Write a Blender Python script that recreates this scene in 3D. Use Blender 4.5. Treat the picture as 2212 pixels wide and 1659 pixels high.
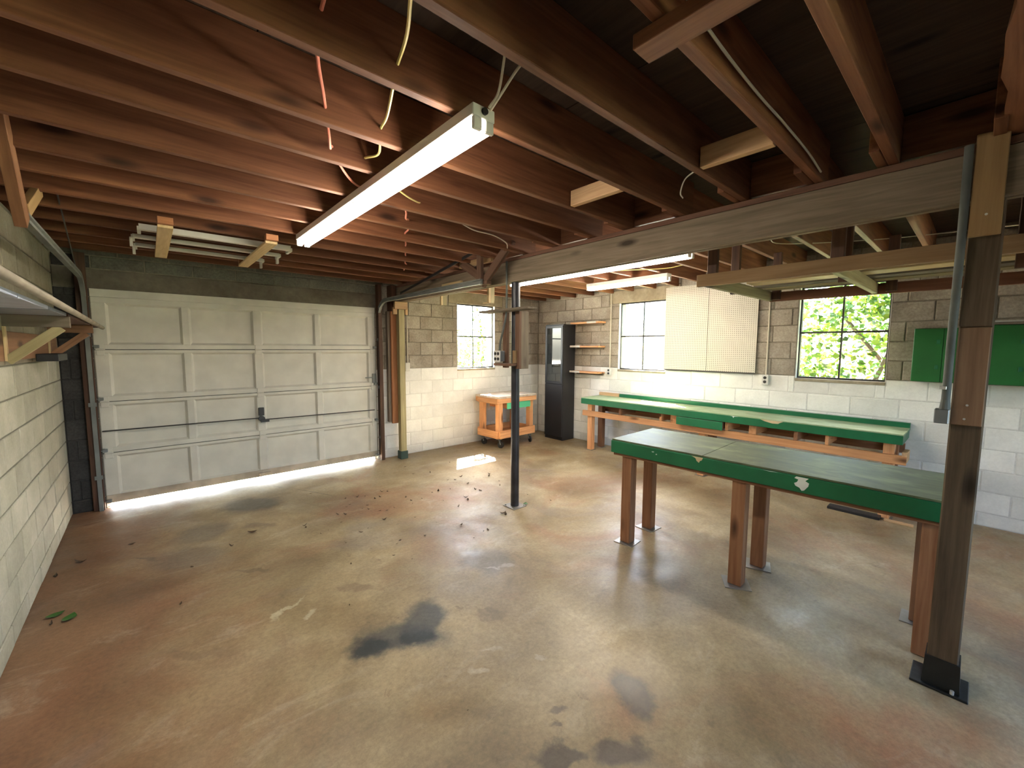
import bpy, bmesh, math, random
from mathutils import Vector, Matrix
rnd = random.Random(7)
sc = bpy.context.scene
for o in list(bpy.data.objects):
    bpy.data.objects.remove(o, do_unlink=True)
COL = sc.collection

# ------------------------------------------------------------------ camera
YAW, PITCH, ROLL, FPX, CAMH = 0.7220779, 0.0876333, 0.0039188, 891.659, 1.68872
cam_d = bpy.data.cameras.new('camera')
cam_d.sensor_width = 36.0
cam_d.lens = FPX / 2212 * 36.0
cam_d.clip_start = 0.02
cam = bpy.data.objects.new('camera', cam_d)
COL.objects.link(cam)
fw = Vector((math.sin(YAW) * math.cos(PITCH), math.cos(YAW) * math.cos(PITCH), -math.sin(PITCH)))
rt = Vector((math.cos(YAW), -math.sin(YAW), 0))
up = rt.cross(fw)
rt2 = rt * math.cos(ROLL) + up * math.sin(ROLL)
up2 = -rt * math.sin(ROLL) + up * math.cos(ROLL)
cam.matrix_world = Matrix(((rt2.x, up2.x, -fw.x, 0), (rt2.y, up2.y, -fw.y, 0), (rt2.z, up2.z, -fw.z, CAMH), (0, 0, 0, 1)))
sc.camera = cam

# ------------------------------------------------------------------ sky, sun, exposure
SKY_STRENGTH, SUN_ENERGY, TUBE = 3.0, 250.0, 31.0
sc.view_settings.view_transform = 'Standard'
sc.view_settings.look = 'None'
sc.view_settings.gamma = 1.0
sc.view_settings.use_curve_mapping = False
sc.view_settings.exposure = 0.9
SUN_DIR = Vector((-0.40, -0.58, -1.0)).normalized()
w = bpy.data.worlds.new('world'); sc.world = w; w.use_nodes = True
wn, wl = w.node_tree.nodes, w.node_tree.links
wn.clear()
wo = wn.new('ShaderNodeOutputWorld'); wb = wn.new('ShaderNodeBackground'); ws = wn.new('ShaderNodeTexSky')
ws.sky_type = 'NISHITA'; ws.sun_disc = False
ws.sun_elevation = math.asin(-SUN_DIR.z); ws.sun_rotation = math.atan2(-SUN_DIR.x, -SUN_DIR.y)
ws.air_density = 1.0; ws.dust_density = 2.5; ws.ozone_density = 1.0
wb.inputs[1].default_value = SKY_STRENGTH
wl.new(ws.outputs[0], wb.inputs[0]); wl.new(wb.outputs[0], wo.inputs[0])
sd = bpy.data.lights.new('sun', 'SUN'); sd.energy = SUN_ENERGY; sd.angle = 0.01; sd.color = (1.0, 0.96, 0.90)
so = bpy.data.objects.new('sun', sd); COL.objects.link(so)
so.rotation_euler = SUN_DIR.to_track_quat('-Z', 'Y').to_euler()
so.location = (9, 12, 8)

# light portals in the window openings (they only guide sky sampling)
def portal(loc, size_u, size_v, target):
    l = bpy.data.lights.new('window_portal', 'AREA'); l.shape = 'RECTANGLE'; l.size = size_u; l.size_y = size_v
    l.cycles.is_portal = True
    o = bpy.data.objects.new('window_portal', l); COL.objects.link(o); o.location = loc
    o.rotation_euler = Vector(target).to_track_quat('-Z', 'Y').to_euler()

sc.cycles.max_bounces = 8
sc.cycles.diffuse_bounces = 5
sc.cycles.transparent_max_bounces = 24
sc.cycles.sample_clamp_indirect = 25.0

# ------------------------------------------------------------------ materials
def nmat(name):
    m = bpy.data.materials.new(name); m.use_nodes = True
    n, l = m.node_tree.nodes, m.node_tree.links
    b = n['Principled BSDF']
    return m, n, l, b

def plain(name, col, rough=0.6, metal=0.0, spec=0.5, bump=0.0, bscale=60, var=0.0):
    m, n, l, b = nmat(name)
    b.inputs['Base Color'].default_value = (*col, 1); b.inputs['Roughness'].default_value = rough
    b.inputs['Metallic'].default_value = metal; b.inputs['Specular IOR Level'].default_value = spec
    if bump or var:
        tc = n.new('ShaderNodeTexCoord'); nz = n.new('ShaderNodeTexNoise')
        nz.inputs['Scale'].default_value = bscale; nz.inputs['Detail'].default_value = 4
        l.new(tc.outputs['Object'], nz.inputs['Vector'])
        if bump:
            bp = n.new('ShaderNodeBump'); bp.inputs['Strength'].default_value = bump; bp.inputs['Distance'].default_value = 0.004
            l.new(nz.outputs['Fac'], bp.inputs['Height']); l.new(bp.outputs[0], b.inputs['Normal'])
        if var:
            nz2 = n.new('ShaderNodeTexNoise'); nz2.inputs['Scale'].default_value = 5; nz2.inputs['Detail'].default_value = 5
            l.new(tc.outputs['Object'], nz2.inputs['Vector'])
            mr = n.new('ShaderNodeMapRange'); mr.inputs[1].default_value = .35; mr.inputs[2].default_value = .65
            l.new(nz2.outputs['Fac'], mr.inputs[0])
            mx = n.new('ShaderNodeMix'); mx.data_type = 'RGBA'
            mx.inputs[6].default_value = (*[c * (1 - var) for c in col], 1); mx.inputs[7].default_value = (*[min(1, c * (1 + var * .5)) for c in col], 1)
            l.new(mr.outputs[0], mx.inputs[0]); l.new(mx.outputs[2], b.inputs['Base Color'])
    return m

_wood = {}
TONES = {  # dark grain, light grain, knot, roughness
    'joist': ((0.118, 0.040, 0.017), (0.235, 0.100, 0.047), .65),
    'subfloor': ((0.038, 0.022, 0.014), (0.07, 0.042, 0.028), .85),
    'beam': ((0.15, 0.115, 0.075), (0.27, 0.215, 0.155), .8),
    'beamplate': ((0.10, 0.05, 0.032), (0.165, 0.085, 0.055), .75),
    'pine': ((0.42, 0.25, 0.125), (0.62, 0.41, 0.225), .6),
    'palepine': ((0.46, 0.33, 0.16), (0.62, 0.48, 0.27), .6),
    'cart': ((0.50, 0.22, 0.09), (0.72, 0.38, 0.18), .55),
    'leg': ((0.18, 0.075, 0.034), (0.33, 0.165, 0.085), .5),
    'darkpost': ((0.065, 0.044, 0.026), (0.15, 0.108, 0.068), .8),
    'postboard': ((0.18, 0.105, 0.062), (0.29, 0.18, 0.11), .75),
    'postpale': ((0.27, 0.165, 0.07), (0.38, 0.245, 0.115), .75),
    'jamb': ((0.05, 0.024, 0.014), (0.11, 0.055, 0.032), .6),
    'orange': ((0.38, 0.15, 0.062), (0.52, 0.24, 0.11), .6),
    'brace': ((0.11, 0.06, 0.038), (0.21, 0.12, 0.078), .7),
    'rack': ((0.25, 0.15, 0.07), (0.36, 0.235, 0.12), .7),
    'rackred': ((0.15, 0.062, 0.035), (0.24, 0.11, 0.065), .65),
    'grey': ((0.13, 0.105, 0.075), (0.23, 0.19, 0.145), .8),
    'greenpost': ((0.20, 0.17, 0.085), (0.36, 0.31, 0.17), .7),
    'shelfbrown': ((0.20, 0.10, 0.05), (0.33, 0.175, 0.09), .6),
}
def wood(tone, axis):
    k = (tone, axis)
    if k in _wood: return _wood[k]
    dk, lt, ro = TONES[tone]
    m, n, l, b = nmat('wood_%s_%s' % k)
    tc = n.new('ShaderNodeTexCoord'); oi = n.new('ShaderNodeObjectInfo')
    mul = n.new('ShaderNodeVectorMath'); mul.operation = 'SCALE'; mul.inputs[0].default_value = (7.3, 11.1, 5.7)
    l.new(oi.outputs['Random'], mul.inputs['Scale'])
    add = n.new('ShaderNodeVectorMath'); l.new(tc.outputs['Object'], add.inputs[0]); l.new(mul.outputs[0], add.inputs[1])
    def mp(lo, hi):
        q = n.new('ShaderNodeMapping'); s = [hi, hi, hi]; s['XYZ'.index(axis)] = lo
        q.inputs['Scale'].default_value = s; l.new(add.outputs[0], q.inputs['Vector']); return q
    a = mp(1.6, 34); nz = n.new('ShaderNodeTexNoise'); nz.inputs['Scale'].default_value = 1; nz.inputs['Detail'].default_value = 7
    nz.inputs['Roughness'].default_value = .65
    l.new(a.outputs[0], nz.inputs['Vector'])
    c = mp(0.55, 7); wv = n.new('ShaderNodeTexNoise'); wv.inputs['Scale'].default_value = 1; wv.inputs['Detail'].default_value = 3
    wv.inputs['Distortion'].default_value = .8
    l.new(c.outputs[0], wv.inputs['Vector'])
    # cathedral bands from the low-frequency field
    ml = n.new('ShaderNodeMath'); ml.operation = 'MULTIPLY'; ml.inputs[1].default_value = 42; l.new(wv.outputs['Fac'], ml.inputs[0])
    sn = n.new('ShaderNodeMath'); sn.operation = 'SINE'; l.new(ml.outputs[0], sn.inputs[0])
    mr = n.new('ShaderNodeMapRange'); mr.inputs[1].default_value = -1; mr.inputs[2].default_value = 1; mr.inputs[3].default_value = -.07; mr.inputs[4].default_value = .07
    l.new(sn.outputs[0], mr.inputs[0])
    sm = n.new('ShaderNodeMath'); l.new(nz.outputs['Fac'], sm.inputs[0]); l.new(mr.outputs[0], sm.inputs[1])
    rp = n.new('ShaderNodeValToRGB'); rp.color_ramp.elements[0].position = .25; rp.color_ramp.elements[1].position = .72
    rp.color_ramp.elements[0].color = (*dk, 1); rp.color_ramp.elements[1].color = (*lt, 1)
    l.new(sm.outputs[0], rp.inputs[0])
    # knots
    kq = mp(1.7, 5.5); vo = n.new('ShaderNodeTexVoronoi'); vo.inputs['Scale'].default_value = 1; l.new(kq.outputs[0], vo.inputs['Vector'])
    kr = n.new('ShaderNodeMapRange'); kr.inputs[1].default_value = .07; kr.inputs[2].default_value = .19; kr.inputs[3].default_value = .9; kr.inputs[4].default_value = 0
    l.new(vo.outputs['Distance'], kr.inputs[0])
    mx = n.new('ShaderNodeMix'); mx.data_type = 'RGBA'; l.new(kr.outputs[0], mx.inputs[0]); l.new(rp.outputs[0], mx.inputs[6])
    mx.inputs[7].default_value = (dk[0] * .22, dk[1] * .2, dk[2] * .2, 1)
    # per board tint
    hv = n.new('ShaderNodeHueSaturation'); tr = n.new('ShaderNodeMapRange'); tr.inputs[3].default_value = .78; tr.inputs[4].default_value = 1.22
    l.new(oi.outputs['Random'], tr.inputs[0]); l.new(tr.outputs[0], hv.inputs['Value']); l.new(mx.outputs[2], hv.inputs['Color'])
    l.new(hv.outputs[0], b.inputs['Base Color']); b.inputs['Roughness'].default_value = ro; b.inputs['Specular IOR Level'].default_value = .3
    bp = n.new('ShaderNodeBump'); bp.inputs['Strength'].default_value = .35; bp.inputs['Distance'].default_value = .003
    l.new(nz.outputs['Fac'], bp.inputs['Height']); l.new(bp.outputs[0], b.inputs['Normal'])
    _wood[k] = m
    return m

def block_mat(name, c1, c2, rough=.9, bump=.7, speck=.25, bs=45):
    m, n, l, b = nmat(name)
    tc = n.new('ShaderNodeTexCoord'); oi = n.new('ShaderNodeObjectInfo')
    mul = n.new('ShaderNodeVectorMath'); mul.operation = 'SCALE'; mul.inputs[0].default_value = (9, 5, 13); l.new(oi.outputs['Random'], mul.inputs['Scale'])
    add = n.new('ShaderNodeVectorMath'); l.new(tc.outputs['Object'], add.inputs[0]); l.new(mul.outputs[0], add.inputs[1])
    a = n.new('ShaderNodeTexNoise'); a.inputs['Scale'].default_value = 4; a.inputs['Detail'].default_value = 5; l.new(add.outputs[0], a.inputs['Vector'])
    f = n.new('ShaderNodeTexNoise'); f.inputs['Scale'].default_value = bs; f.inputs['Detail'].default_value = 4; f.inputs['Roughness'].default_value = .7; l.new(add.outputs[0], f.inputs['Vector'])
    rp = n.new('ShaderNodeMapRange'); rp.inputs[1].default_value = .35; rp.inputs[2].default_value = .65; l.new(a.outputs['Fac'], rp.inputs[0])
    mx = n.new('ShaderNodeMix'); mx.data_type = 'RGBA'; mx.inputs[6].default_value = (*c1, 1); mx.inputs[7].default_value = (*c2, 1); l.new(rp.outputs[0], mx.inputs[0])
    fr = n.new('ShaderNodeMapRange'); fr.inputs[1].default_value = .3; fr.inputs[2].default_value = .7; fr.inputs[3].default_value = 1 - speck; fr.inputs[4].default_value = 1 + speck
    l.new(f.outputs['Fac'], fr.inputs[0])
    rr = n.new('ShaderNodeMapRange'); rr.inputs[3].default_value = .9; rr.inputs[4].default_value = 1.08; l.new(oi.outputs['Random'], rr.inputs[0])
    mm = n.new('ShaderNodeMath'); mm.operation = 'MULTIPLY'; l.new(fr.outputs[0], mm.inputs[0]); l.new(rr.outputs[0], mm.inputs[1])
    hv = n.new('ShaderNodeHueSaturation'); l.new(mx.outputs[2], hv.inputs['Color']); l.new(mm.outputs[0], hv.inputs['Value'])
    l.new(hv.outputs[0], b.inputs['Base Color']); b.inputs['Roughness'].default_value = rough; b.inputs['Specular IOR Level'].default_value = .25
    bp = n.new('ShaderNodeBump'); bp.inputs['Strength'].default_value = bump; bp.inputs['Distance'].default_value = .005
    l.new(f.outputs['Fac'], bp.inputs['Height']); l.new(bp.outputs[0], b.inputs['Normal'])
    return m

M_RAW = block_mat('raw_block', (0.29, 0.25, 0.20), (0.41, 0.365, 0.30))
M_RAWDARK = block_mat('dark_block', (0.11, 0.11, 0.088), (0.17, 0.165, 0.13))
M_SHADEDARK = block_mat('shade_dark_block', (0.035, 0.034, 0.034), (0.06, 0.057, 0.055))  # near-black tone puts the shade left of the door into the colour
M_WHITE = block_mat('white_painted_block', (0.72, 0.71, 0.67), (0.82, 0.81, 0.77), rough=.6, bump=.35, speck=.05)
M_CREAM = block_mat('cream_painted_block', (0.33, 0.325, 0.25), (0.42, 0.41, 0.335), rough=.7, bump=.5, speck=.1)
M_CREAMRAW = block_mat('cream_upper_block', (0.25, 0.225, 0.165), (0.33, 0.30, 0.235), rough=.85, bump=.6, speck=.14)
M_MORTAR = block_mat('mortar', (0.19, 0.165, 0.125), (0.25, 0.22, 0.17), bump=.6)
M_MORTARW = block_mat('painted_mortar', (0.62, 0.61, 0.58), (0.70, 0.69, 0.65), bump=.5, speck=.1)
M_MORTARC = block_mat('cream_mortar', (0.15, 0.145, 0.11), (0.20, 0.19, 0.15), bump=.5, speck=.1)
M_LINTEL = block_mat('lintel_concrete', (0.30, 0.25, 0.17), (0.42, 0.36, 0.26), bs=18, bump=.3, speck=.15)
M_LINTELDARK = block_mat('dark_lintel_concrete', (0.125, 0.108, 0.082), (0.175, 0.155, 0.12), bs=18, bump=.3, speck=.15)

M_DOORWHITE = plain('door_white', (0.60, 0.585, 0.52), .55, bump=.12, bscale=90, var=.08)
M_DOORGRIME = plain('door_grimy', (0.46, 0.40, 0.31), .7, bump=.3, bscale=30, var=.3)
M_GALV = plain('galvanised_steel', (0.20, 0.215, 0.205), .6, .2, bump=.1, bscale=30, var=.2)
M_DARKMETAL = plain('dark_metal', (0.045, 0.043, 0.042), .45, .5, bump=.1, bscale=40)
M_POLE = plain('steel_pole', (0.045, 0.045, 0.052), .35, .4, bump=.3, bscale=50, var=.35)
M_GREEN = plain('green_paint', (0.008, 0.135, 0.052), .38, bump=.2, bscale=40, var=.12)
M_GREENCAB = plain('green_cabinet_paint', (0.006, 0.125, 0.018), .55, bump=.15, bscale=60, var=.1)
M_MINT = plain('bright_green_paint', (0.10, 0.52, 0.27), .5)
M_CHIP = plain('bare_white_chip', (0.72, 0.74, 0.70), .7, var=.2)
M_CHIPWOOD = plain('bare_wood_chip', (0.62, 0.46, 0.28), .7, var=.2)
M_BLACK = plain('black_laminate', (0.016, 0.016, 0.018), .42, bump=.05, bscale=120)
M_DKGLASS = plain('dark_door_glass', (0.02, 0.025, 0.028), .04, spec=1.0)
M_WHITEMETAL = plain('white_enamel', (0.74, 0.74, 0.72), .35)
M_WHITEPAINT = plain('white_paint', (0.62, 0.60, 0.54), .6, var=.12)
M_GREYBOX = plain('grey_steel_box', (0.30, 0.32, 0.34), .4, .6, var=.15)
M_CONDUITW = plain('white_conduit', (0.62, 0.57, 0.46), .5)
M_CONDUITG = plain('grey_conduit', (0.12, 0.135, 0.125), .7, 0, bump=.2, bscale=50, var=.3)
M_SOCKET = plain('socket_black', (0.02, 0.02, 0.02), .5)
M_PLATE = plain('white_plate', (0.66, 0.66, 0.62), .45)
M_RUBBER = plain('black_rubber', (0.018, 0.017, 0.017), .6)
M_PINKWIRE = plain('orange_cable', (0.62, 0.20, 0.13), .5)
M_YELLOWWIRE = plain('yellow_cable', (0.72, 0.60, 0.22), .5)
M_WHITEWIRE = plain('white_cable', (0.62, 0.58, 0.48), .5)
M_DEADLEAF = plain('dead_leaf', (0.075, 0.045, 0.022), .7, var=.4)
M_FRESHLEAF = plain('fresh_leaf', (0.04, 0.13, 0.02), .5, var=.3)
M_BOOT = plain('black_painted_foot', (0.012, 0.014, 0.014), .4, bump=.4, bscale=30)
M_GREENFOOT = plain('dark_green_foot', (0.035, 0.07, 0.055), .6, var=.2)
M_BLUE = plain('pale_blue_board', (0.33, 0.38, 0.50), .6, var=.15)
M_BLUEGREY = plain('blue_grey_board', (0.16, 0.19, 0.24), .6, var=.2)
M_STEELPLATE = plain('foot_plate_steel', (0.30, 0.28, 0.25), .45, .6, var=.3)
M_OUTGROUND = plain('outside_ground', (0.36, 0.33, 0.27), .9, bump=.5, bscale=8, var=.2)
M_TRUNK = plain('bark', (0.10, 0.07, 0.05), .9, bump=.6, bscale=20)
M_SCREW = plain('bright_screw_head', (0.8, 0.8, 0.78), .3, .6)

def glass_mat():
    m, n, l, b = nmat('window_glass'); n.remove(b)
    o = n['Material Output']; t = n.new('ShaderNodeBsdfTransparent'); g = n.new('ShaderNodeBsdfGlossy'); g.inputs['Roughness'].default_value = .02
    t.inputs[0].default_value = (.95, .96, .95, 1)
    lw = n.new('ShaderNodeLayerWeight'); lw.inputs[0].default_value = .5; pw = n.new('ShaderNodeMath'); pw.operation = 'POWER'; pw.inputs[1].default_value = 5
    l.new(lw.outputs['Facing'], pw.inputs[0]); f = n.new('ShaderNodeMath'); f.operation = 'MULTIPLY_ADD'; f.inputs[1].default_value = .9; f.inputs[2].default_value = .04
    l.new(pw.outputs[0], f.inputs[0]); mx = n.new('ShaderNodeMixShader')
    l.new(f.outputs[0], mx.inputs[0]); l.new(t.outputs[0], mx.inputs[1]); l.new(g.outputs[0], mx.inputs[2]); l.new(mx.outputs[0], o.inputs[0])
    m.use_transparent_shadow = True
    return m
M_GLASS = glass_mat()

def emit_mat(name, col, s):
    m, n, l, b = nmat(name); b.inputs['Base Color'].default_value = (.9, .9, .9, 1)
    b.inputs['Emission Color'].default_value = (*col, 1); b.inputs['Emission Strength'].default_value = s
    return m
M_TUBE = emit_mat('lit_tube', (1.0, 0.90, 0.76), TUBE)

def leaf_mat():
    m, n, l, b = nmat('sunlit_leaf'); n.remove(b); o = n['Material Output']
    geo = n.new('ShaderNodeNewGeometry'); rp = n.new('ShaderNodeValToRGB')
    e = rp.color_ramp.elements; e[0].color = (.018, .055, .008, 1); e[1].color = (.22, .26, .022, 1)
    x = e.new(.5); x.color = (.07, .16, .015, 1)
    l.new(geo.outputs['Random Per Island'], rp.inputs[0])
    d = n.new('ShaderNodeBsdfDiffuse'); t = n.new('ShaderNodeBsdfTranslucent'); g = n.new('ShaderNodeBsdfGlossy'); g.inputs['Roughness'].default_value = .4
    l.new(rp.outputs[0], d.inputs[0]); l.new(rp.outputs[0], t.inputs[0])
    a = n.new('ShaderNodeMixShader'); a.inputs[0].default_value = .3; l.new(d.outputs[0], a.inputs[1]); l.new(t.outputs[0], a.inputs[2])
    c = n.new('ShaderNodeMixShader'); c.inputs[0].default_value = .06; l.new(a.outputs[0], c.inputs[1]); l.new(g.outputs[0], c.inputs[2]); l.new(c.outputs[0], o.inputs[0])
    return m
M_LEAF = leaf_mat()

def top_mat(name, c1, c2, c3):
    """worn painted hardboard bench top: streaks along Y"""
    m, n, l, b = nmat(name)
    tc = n.new('ShaderNodeTexCoord')
    q = n.new('ShaderNodeMapping'); q.inputs['Scale'].default_value = (9, 3.2, 9); l.new(tc.outputs['Object'], q.inputs[0])
    a = n.new('ShaderNodeTexNoise'); a.inputs['Scale'].default_value = 1; a.inputs['Detail'].default_value = 8; a.inputs['Roughness'].default_value = .65; a.inputs['Distortion'].default_value = .6
    l.new(q.outputs[0], a.inputs[0])
    rp = n.new('ShaderNodeValToRGB'); e = rp.color_ramp.elements; e[0].position = .3; e[0].color = (*c1, 1); e[1].position = .75; e[1].color = (*c3, 1)
    x = e.new(.52); x.color = (*c2, 1); l.new(a.outputs['Fac'], rp.inputs[0]); l.new(rp.outputs[0], b.inputs['Base Color'])
    b.inputs['Specular IOR Level'].default_value = .32
    rr = n.new('ShaderNodeMapRange'); rr.inputs[3].default_value = .42; rr.inputs[4].default_value = .75; l.new(a.outputs['Fac'], rr.inputs[0]); l.new(rr.outputs[0], b.inputs['Roughness'])
    bp = n.new('ShaderNodeBump'); bp.inputs['Strength'].default_value = .15; bp.inputs['Distance'].default_value = .003; l.new(a.outputs['Fac'], bp.inputs['Height']); l.new(bp.outputs[0], b.inputs['Normal'])
    return m
M_TOPNEAR = top_mat('worn_green_hardboard', (0.07, 0.078, 0.042), (0.135, 0.155, 0.082), (0.26, 0.32, 0.17))
M_TOPFAR = top_mat('faded_green_hardboard', (0.20, 0.27, 0.15), (0.33, 0.42, 0.25), (0.50, 0.58, 0.42))
M_TOPCART = top_mat('worn_plank_top', (0.42, 0.30, 0.22), (0.60, 0.50, 0.40), (0.72, 0.66, 0.58))

def peg_mat():
    m, n, l, b = nmat('pegboard'); tc = n.new('ShaderNodeTexCoord')
    s = n.new('ShaderNodeVectorMath'); s.operation = 'SCALE'; s.inputs['Scale'].default_value = 1 / .0254; l.new(tc.outputs['Object'], s.inputs[0])
    f = n.new('ShaderNodeVectorMath'); f.operation = 'FRACTION'; l.new(s.outputs[0], f.inputs[0])
    u = n.new('ShaderNodeVectorMath'); u.operation = 'SUBTRACT'; u.inputs[1].default_value = (.5, .5, .5); l.new(f.outputs[0], u.inputs[0])
    k = n.new('ShaderNodeVectorMath'); k.operation = 'MULTIPLY'; k.inputs[1].default_value = (0, 1, 1); l.new(u.outputs[0], k.inputs[0])
    d = n.new('ShaderNodeVectorMath'); d.operation = 'LENGTH'; l.new(k.outputs[0], d.inputs[0])
    r = n.new('ShaderNodeMapRange'); r.inputs[1].default_value = .14; r.inputs[2].default_value = .2; r.inputs[3].default_value = 1; r.inputs[4].default_value = 0; l.new(d.outputs['Value'], r.inputs[0])
    mx = n.new('ShaderNodeMix'); mx.data_type = 'RGBA'; mx.inputs[6].default_value = (.64, .60, .50, 1); mx.inputs[7].default_value = (.13, .10, .07, 1)
    l.new(r.outputs[0], mx.inputs[0]); l.new(mx.outputs[2], b.inputs['Base Color']); b.inputs['Roughness'].default_value = .5
    bp = n.new('ShaderNodeBump'); bp.invert = True; bp.inputs['Distance'].default_value = .004; l.new(r.outputs[0], bp.inputs['Height']); l.new(bp.outputs[0], b.inputs['Normal'])
    return m
M_PEG = peg_mat()

# floor stains: centre x, y, radius across the picture, radius along the view, colour, strength
STAINS = [
    (0.735, 5.083, .33, .26, (.045, .045, .045), .75), (0.294, 4.58, .22, .26, (.10, .09, .08), .55), (0.16, 4.1, .28, .22, (.12, .10, .09), .5),
    (1.03, 2.13, .30, .13, (.075, .08, .078), .8), (0.86, 2.165, .14, .10, (.025, .032, .034), .97), (1.08, 2.06, .12, .09, (.025, .032, .034), .95), (1.20, 2.21, .14, .19, (.055, .062, .064), .85),
    (1.936, 2.502, .23, .21, (.16, .145, .14), .6), (1.70, 1.03, .10, .16, (.085, .075, .07), .8), (1.206, 1.042, .12, .045, (.06, .045, .042), .75),
    (1.405, 0.895, .13, .08, (.06, .045, .045), .75), (1.017, 2.809, .15, .06, (.16, .10, .07), .45), (0.705, 4.42, .17, .07, (.10, .075, .06), .5),
    (1.34, 1.2, .05, .03, (.09, .06, .05), .6), (1.27, 1.15, .03, .02, (.09, .06, .05), .6), (1.55, 1.95, .09, .05, (.17, .12, .08), .4),
    (0.60, 2.87, .014, .13, (.60, .54, .38), .75), (0.665, 2.70, .03, .05, (.60, .54, .40), .6), (1.90, 2.40, .10, .012, (.55, .50, .42), .6), (2.0, 2.33, .05, .02, (.55, .50, .42), .5), (1.22, 1.62, .05, .03, (.55, .47, .34), .6), (1.35, 1.72, .06, .02, (.55, .47, .34), .6),
    (1.52, 1.50, .04, .02, (.58, .5, .38), .6), (1.1, 5.5, .08, .02, (.14, .10, .08), .5), (-.1, 4.3, .12, .03, (.09, .06, .04), .55), (.5, 3.55, .16, .03, (.14, .09, .06), .5), (.12, 2.75, .22, .05, (.13, .08, .05), .4),
    (3.9, 4.0, .25, .08, (.30, .22, .20), .4), (4.2, 5.05, .2, .06, (.22, .2, .19), .4),
]
def floor_mat():
    m, n, l, b = nmat('stained_concrete'); tc = n.new('ShaderNodeTexCoord')
    def noise(s, d=6, r=.55, dist=0, v=None):
        q = n.new('ShaderNodeTexNoise'); q.inputs['Scale'].default_value = s; q.inputs['Detail'].default_value = d
        q.inputs['Roughness'].default_value = r; q.inputs['Distortion'].default_value = dist
        l.new(v or tc.outputs['Object'], q.inputs['Vector']); return q
    def ramp(src, *st):
        q = n.new('ShaderNodeValToRGB'); e = q.color_ramp.elements
        while len(e) < len(st): e.new(.5)
        for i, (p, c) in enumerate(st): e[i].position = p; e[i].color = (*c, 1)
        l.new(src, q.inputs[0]); return q
    def mix(fac, a, bb):
        q = n.new('ShaderNodeMix'); q.data_type = 'RGBA'
        if isinstance(fac, float): q.inputs[0].default_value = fac
        else: l.new(fac, q.inputs[0])
        for i, v in ((6, a), (7, bb)):
            if isinstance(v, tuple): q.inputs[i].default_value = (*v, 1)
            else: l.new(v, q.inputs[i])
        return q.outputs[2]
    base = ramp(noise(1.1, 9, .6, .5).outputs['Fac'], (.28, (.21, .145, .078)), (.42, (.32, .24, .13)), (.56, (.41, .325, .19)), (.74, (.53, .445, .29)))
    col = base.outputs[0]
    rust = ramp(noise(.75, 8, .62, .9).outputs['Fac'], (.50, (0, 0, 0)), (.70, (1, 1, 1)))
    col = mix(rust.outputs[0], col, (.33, .165, .085))
    # red clay tint close to the left wall
    sx = n.new('ShaderNodeSeparateXYZ'); l.new(tc.outputs['Object'], sx.inputs[0])
    ny = noise(1.6, 7, .65, .4)
    ad = n.new('ShaderNodeMath'); ad.operation = 'MULTIPLY_ADD'; ad.inputs[1].default_value = 1.6; l.new(ny.outputs['Fac'], ad.inputs[0]); l.new(sx.outputs['X'], ad.inputs[2])
    cr = n.new('ShaderNodeMapRange'); cr.inputs[1].default_value = .55; cr.inputs[2].default_value = 1.35; cr.inputs[3].default_value = .75; cr.inputs[4].default_value = 0
    l.new(ad.outputs[0], cr.inputs[0]); col = mix(cr.outputs[0], col, (.21, .092, .047))
    grey = ramp(noise(.9, 8, .6, .7, None).outputs['Fac'], (.56, (0, 0, 0)), (.74, (.7, .7, .7)))
    col = mix(grey.outputs[0], col, (.25, .22, .20))
    # pale worn scuffs stretched with the trowel marks
    mp = n.new('ShaderNodeMapping'); mp.inputs['Rotation'].default_value = (0, 0, .55); mp.inputs['Scale'].default_value = (1.8, 3.4, 1); l.new(tc.outputs['Object'], mp.inputs[0])
    sc_ = ramp(noise(1, 9, .7, .8, mp.outputs[0]).outputs['Fac'], (.55, (0, 0, 0)), (.72, (.45, .45, .45)))
    col = mix(sc_.outputs[0], col, (.58, .50, .38))
    # stains with their own shapes
    dn = noise(5, 5, .6); ds = n.new('ShaderNodeVectorMath'); ds.operation = 'SCALE'; ds.inputs['Scale'].default_value = .24; 
    s5 = n.new('ShaderNodeVectorMath'); s5.operation = 'SUBTRACT'; s5.inputs[1].default_value = (.5, .5, .5); l.new(dn.outputs['Color'], s5.inputs[0]); l.new(s5.outputs[0], ds.inputs[0])
    wp = n.new('ShaderNodeVectorMath'); l.new(tc.outputs['Object'], wp.inputs[0]); l.new(ds.outputs[0], wp.inputs[1])
    for (cx, cy, ra, rb, c, st) in STAINS:
        q = n.new('ShaderNodeMapping'); q.vector_type = 'TEXTURE'; q.inputs['Location'].default_value = (cx, cy, 0)
        q.inputs['Rotation'].default_value = (0, 0, -YAW); q.inputs['Scale'].default_value = (ra, rb, 1); l.new(wp.outputs[0], q.inputs[0])
        ln = n.new('ShaderNodeVectorMath'); ln.operation = 'LENGTH'; l.new(q.outputs[0], ln.inputs[0])
        r = n.new('ShaderNodeMapRange'); r.interpolation_type = 'SMOOTHSTEP'; r.inputs[1].default_value = .55; r.inputs[2].default_value = 1.2; r.inputs[3].default_value = st; r.inputs[4].default_value = 0
        l.new(ln.outputs['Value'], r.inputs[0]); col = mix(r.outputs[0], col, c)
    # small dark soil marks
    mk = ramp(noise(9, 6, .7, .6).outputs['Fac'], (.60, (0, 0, 0)), (.68, (.55, .55, .55))); mk2 = ramp(noise(1.3, 4, .6).outputs['Fac'], (.45, (0, 0, 0)), (.60, (1, 1, 1)))
    mm_ = n.new('ShaderNodeMath'); mm_.operation = 'MULTIPLY'; l.new(mk.outputs[0], mm_.inputs[0]); l.new(mk2.outputs[0], mm_.inputs[1]); col = mix(mm_.outputs[0], col, (.15, .095, .055))
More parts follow.
